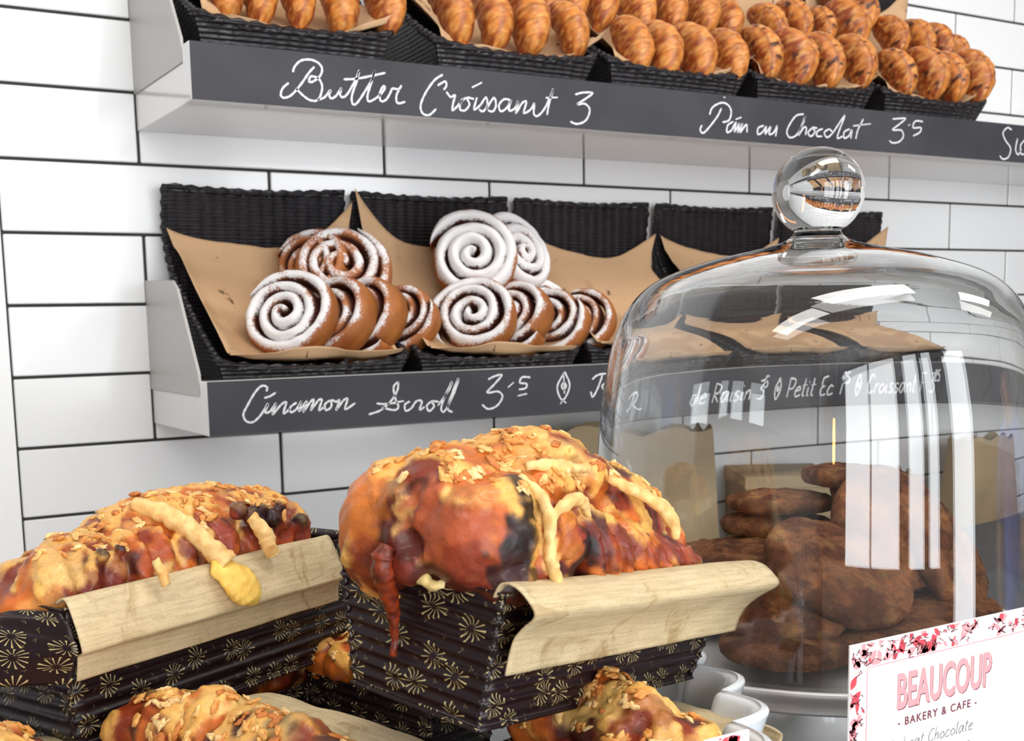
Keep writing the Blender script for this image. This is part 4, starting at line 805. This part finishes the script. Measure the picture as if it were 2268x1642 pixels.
CK = [ # x, y, z on the stand (z above the plate), normal, scale, label
 (-.072,-.050,.008,(0,0,1),.92,'dark cookie lying flat on the stand at the rim, beside the fluted dish'),
 (-.004,-.078,.008,(.02,-.05,1),1.0,'dark cookie resting low at the front of the stand, beside the card'),
 (.074,-.040,.008,(0,0,1),1.0,'cookie lying flat behind the top edge of the bakery card'),
 (.060,.048,.008,(0,0,1),1.05,'bottom cookie deep behind the card, under the filled cookie'),
 (-.040,.046,.008,(0,0,1),1.05,'bottom cookie at the back of the stand, below the edge-on ones'),
 (-.058,-.034,.027,(-.30,-.30,.9),.92,'cookie tilted away under the big broad one, next to the paper cuff'),
 (-.020,-.040,.043,(.02,-.52,.80),1.12,'big broad cookie tipped forward with its wide face in view'),
 (-.036,.050,.022,(0,.05,1),1.0,'middle cookie of the back stack, mostly behind the loaf cuff'),
 (-.018,.048,.037,(-.03,.0,1),1.15,'wide flat cookie seen edge-on behind the loaf and its cuff'),
 (.030,.066,.053,(.02,.03,1),.90,'lower one of the two thick cookies stacked at the back'),
 (.034,.066,.068,(.03,.03,1),.88,'upper one of the two thick cookies stacked at the back'),
 (.070,.010,.030,(.05,-.1,1),1.0,'flat cookie in the middle of the pile behind the bright reflections'),
 (.052,-.020,.060,(-.25,-.80,.50),1.0,'tan upright cookie leaning between the bright reflections'),
 (.084,.034,.083,(.10,.0,1),1.0,'dark cookie roofing the pile on the side away from the loaf'),
 (.092,-.034,.040,(.25,-.80,.50),.98,'coarse cookie face just above the card at the outer glass wall'),
 (.088,.020,.062,(.2,-.5,.8),.95,'tan cookie in the upper pile just under the dark roofing one')]
for i, (px, py, D, n, s_, lab) in enumerate(CK):
    o = link('chocolate_cookie', ck_me[i % 5], M['cookie'], smooth=True); place(o, (DX+px*.93, DY+py*.93, ZP+.0035+D), n, i*1.1, s_*.88); tag(o, lab, 'cookie', 'dark cookies under the glass dome')

# ------------------------------------------------------------------ sign cards
def poly_extr(name, polys, y, mat, parent, thick=.0002):
    V = []; Fs = []
    for P in polys:
        b = len(V); V += [(p[0], y, p[1]) for p in P]; Fs.append(tuple(range(b, b+len(P))))
    return link(name, mesh(name, V, Fs), mat, parent)
def text_mesh(body, size, sx, x, z, y, mat, parent, name='printed_word', shear=0, bold=.0, space=1.):
    cu = bpy.data.curves.new('t', 'FONT'); cu.body = body; cu.size = size; cu.offset = bold; cu.space_character = space; cu.shear = shear; cu.resolution_u = 3; o = bpy.data.objects.new('t', cu); C.objects.link(o)
    dg = bpy.context.evaluated_depsgraph_get(); dg.update(); me = bpy.data.meshes.new_from_object(o.evaluated_get(dg)); bpy.data.objects.remove(o)
    for v in me.vertices: v.co = Vector((x+v.co.x*sx, y, z+v.co.y))
    return link(name, me, mat, parent)
cz1 = 1.3300; cx0 = .1678; cy0 = -1.020; cw = .150; chh = .1295
cdg = empty('sign_card', 'white bakery name card with red floral border standing before the dome', 'sign card', (cx0, cy0, cz1-chh))
def cbox(name, x0, z0, x1, z1, y0, y1, mat): 
    bm = bmesh.new(); bx(bm, x0, y0, z0, x1, y1, z1, .0001, 1); return link(name, from_bm(name, bm), mat, cdg)
cbox('card_board', 0, 0, cw, chh, -.0005, .0005, M['card'])
rr_ = random.Random(4); pol = {'red': [], 'pink': []}; lines = []
def leafpoly(x, z, a, L, w_): 
    return [(x+L*t*math.cos(a)-w_*math.sin(PI*t)*s_*math.sin(a), z+L*t*math.sin(a)+w_*math.sin(PI*t)*s_*math.cos(a)) for s_, ts in ((1, (0,.2,.4,.6,.8,1)), (-1, (.8,.6,.4,.2))) for t in ts]
for k_ in range(190):
    if k_ < 110: x, z = rr_.uniform(.002, cw-.004), chh-rr_.uniform(.0012, .0095)
    else: x, z = rr_.uniform(.0010, .0080), rr_.uniform(.004, chh-.008)
    a = rr_.uniform(0, 6.3); L_ = rr_.uniform(.0025, .0075); hor = k_ < 110
    P = leafpoly(x, z, a, L_, L_*rr_.uniform(.15, .34)); P = [(min(max(p[0], .0003), cw-.0003), min(max(p[1], .0003), chh-.0003)) for p in P]
    P = [(p[0], max(p[1], chh-.0105)) for p in P] if hor else [(min(p[0], .0095), p[1]) for p in P]
    pol['red' if rr_.random() < .3 else 'pink'].append(P)
    lines.append([(x, z), (min(max(x+rr_.uniform(-.003,.003), .0006), cw), min(z+rr_.uniform(-.002,.002), chh-.0004)), (min(max(x+rr_.uniform(-.003,.003), .0006), cw), min(z+rr_.uniform(-.002,.002), chh-.0004))])
poly_extr('floral_border', pol['pink'], -.00062, M['pink'], cdg); poly_extr('floral_border', pol['red'], -.0007, M['red'], cdg)
V, Fs = ribbons(lines, .00035, -.0008); link('floral_lines', mesh('floral_lines', V, Fs), M['brownink'], cdg)
V, Fs = ribbons([[(.0104, .002), (.0104, chh/2), (.0104, chh-.0112)], [(.0104, chh-.0112), (cw/2, chh-.0112), (cw-.002, chh-.0112)]], .00045, -.0007); link('border_rule', mesh('border_rule', V, Fs), M['pink'], cdg)
text_mesh('BEAUCOUP', .0222, .55, .0292, .0962, -.00066, M['brownink'], cdg, bold=.0004); text_mesh('BEAUCOUP', .0222, .55, .0287, .0968, -.00074, M['pink'], cdg, bold=.0005)
text_mesh('- BAKERY & CAFE -', .0052, .98, .0300, .0885, -.0007, M['brownink'], cdg, bold=.0001, space=1.25)
S1, _ = pen('Buckwheat Chocolate', .014, .0775, .0058, .22, .92); S2, _ = pen('Cookie $3.25', .040, .0670, .0055, .22, .95); S3 = []
V, Fs = ribbons(S1+S2, .00036, -.0007); link('pen_writing', mesh('pen_writing', V, Fs), M['blackink'], cdg)
# second card, only its patterned top edge shows at the foot of the picture
q = at(1560, 1641, D=.385)
c2 = empty('sign_card', 'second card, only its red patterned top edge showing below the fluted dish', 'sign card', (q.x, q.y, 1.2005))
hz = q.z-1.2005
bm = bmesh.new(); bx(bm, 0, -.0005, 0, .019, .0005, hz, .0001, 1); link('card_board', from_bm('card_board', bm), M['card'], c2)
pp_ = []; 
for k_ in range(26): x = rr_.uniform(.002, .014); z = hz-rr_.uniform(.001, .006); P = leafpoly(x, z, rr_.uniform(0, 6.3), rr_.uniform(.002,.005), .0012); pp_.append([(p[0], min(p[1], hz-.0004)) for p in P])
poly_extr('floral_border', pp_, -.0007, M['red'], c2)
# warm filament pendant hanging behind the viewer's side of the counter; its glow shows as an orange streak in the dome
pd = empty('pendant_lamp', 'slim hanging lamp with glowing orange filament tube over the customer side', 'pendant lamp', (-.565, -2.03, 1.42))
V, Fs = lathe([(0, 0), (.012, .003), (.016, .02), (.016, .20), (.010, .22), (0, .22)], 24); link('glowing_tube', mesh('tube', V, Fs), emit('orange_filament', (1., .36, .08), 45), pd, smooth=True)
V, Fs = lathe([(.0, .22), (.018, .22), (.018, .26), (.004, .275), (0, .275)], 24); link('lamp_socket', mesh('socket', V, Fs), M['darkmetal'], pd, smooth=True)
V, Fs = tube([(0, 0, .27), (0, 0, ZC-1.42)], .002, 8); link('cord', mesh('cord', V, Fs), M['darkmetal'], pd)
#PART3
# ------------------------------------------------------------------ customer at the end of the counter (out of the frame; shows as the blue reflection in the glass)
def skin(name, joints, bones, mat, parent, sub=2):
    bm = bmesh.new(); vs_ = [bm.verts.new(p[:3]) for p in joints]
    for a, b in bones: bm.edges.new((vs_[a], vs_[b]))
    me = from_bm(name, bm); o = link(name, me, mat, parent); o.modifiers.new('s', 'SKIN'); sv_ = me.skin_vertices[0].data
    for i, p in enumerate(joints): sv_[i].radius = (p[3], p[4] if len(p) > 4 else p[3])
    sv_[0].use_root = True; o.modifiers.new('u', 'SUBSURF').levels = sub; o.modifiers['u'].render_levels = sub
    dg = bpy.context.evaluated_depsgraph_get(); dg.update(); em = bpy.data.meshes.new_from_object(o.evaluated_get(dg)); o.modifiers.clear(); o.data = em
    em.polygons.foreach_set('use_smooth', [True]*len(em.polygons)); return o
M['skin'] = simple('skin', srgb(214,160,128), .5); M['hair'] = simple('brown_hair', srgb(60,38,26), .6); M['jeans'] = simple('blue_jeans', srgb(52,66,120), .8)
def m_shirt():
    q_ = NT('blue_patterned_shirt'); v = q_.coord('Object'); n = q_.noise(v, 38, 3, .6, 2.2); q_.set(color=q_.mix(q_.ramp(n, [(.5,(0,0,0)),(.56,(1,1,1))]), srgb(58,84,190), srgb(128,150,232)), rough=.8); return q_.m
pr_ = empty('person', 'person in blue patterned shirt and jeans waiting at the counter end beyond the dome', 'person', (1.46, -1.60, 0), (0, 0, 1.3))
body = skin('body', [(0,0,.95,.13,.10),(0,0,1.12,.125,.09),(0,0,1.30,.15,.10),(0,0,1.42,.09,.08),(0,0,1.50,.055),(0,-.01,1.60,.075,.09),(0,-.01,1.70,.07,.085),
  (.17,0,1.40,.055),(.24,.02,1.15,.042),(.22,-.16,1.02,.032),(.21,-.22,1.00,.028,.018),(-.17,0,1.40,.055),(-.24,.02,1.15,.042),(-.23,-.06,.92,.032),(-.23,-.08,.86,.028,.018),
  (.10,0,.88,.085),(.11,.0,.50,.06),(.11,.02,.10,.045),(.11,-.10,.035,.035,.025),(-.10,0,.88,.085),(-.11,.0,.50,.06),(-.11,.02,.10,.045),(-.11,-.10,.035,.035,.025)],
  [(0,1),(1,2),(2,3),(3,4),(4,5),(5,6),(3,7),(7,8),(8,9),(9,10),(3,11),(11,12),(12,13),(13,14),(0,15),(15,16),(16,17),(17,18),(0,19),(19,20),(20,21),(21,22)], M['skin'], pr_)
skin('shirt', [(0,0,.93,.150,.12),(0,0,1.12,.140,.105),(0,0,1.30,.165,.115),(0,0,1.42,.105,.09),(.17,0,1.405,.068),(.235,.02,1.20,.056),(-.17,0,1.405,.068),(-.235,.02,1.20,.056)], [(0,1),(1,2),(2,3),(3,4),(4,5),(3,6),(6,7)], m_shirt(), pr_)
skin('trousers', [(0,0,.93,.142,.115),(.10,0,.86,.098),(.11,0,.50,.072),(.11,.02,.10,.060),(-.10,0,.86,.098),(-.11,0,.50,.072),(-.11,.02,.10,.060)], [(0,1),(1,2),(2,3),(0,4),(4,5),(5,6)], M['jeans'], pr_)
skin('hair', [(0,.02,1.62,.085,.085),(0,.01,1.70,.085,.095),(0,-.01,1.74,.06,.07)], [(0,1),(1,2)], M['hair'], pr_)
for sx_ in (-1, 1):
    a_ = 10 if sx_ > 0 else 14; base = (.21,-.235,1.0) if sx_ > 0 else (-.23,-.09,.835)
    for k_ in range(5):
        dx = (k_-2)*.017; L_ = (.045,.07,.076,.07,.055)[k_]
        P_ = [(base[0]+dx, base[1], base[2]), (base[0]+dx*1.1, base[1]-(L_*.6 if sx_ > 0 else .01), base[2]-(.008 if sx_ > 0 else L_*.6)), (base[0]+dx*1.1, base[1]-(L_ if sx_ > 0 else .022), base[2]-(.025 if sx_ > 0 else L_))]
        V, Fs = tube(smoothpath(P_, 4), [.009]*5+[.0085]*3+[.006], 8); link('finger', mesh('finger', V, Fs), M['skin'], pr_, smooth=True)
for x_, y_, z_, r_ in ((-.03,-.098,1.655,.010), (.03,-.098,1.655,.010)): V, Fs = lathe([(r_*math.sin(PI*i/8), -r_*math.cos(PI*i/8)) for i in range(9)], 16); link('eye', mesh('eye', V, Fs), M['darkmetal'], pr_, (x_,y_,z_), smooth=True)
V, Fs = tube([(0,-.098,1.655),(0,-.118,1.625),(0,-.105,1.612)], [.008,.014,.010], 10); link('nose', mesh('nose', V, Fs), M['skin'], pr_, smooth=True)
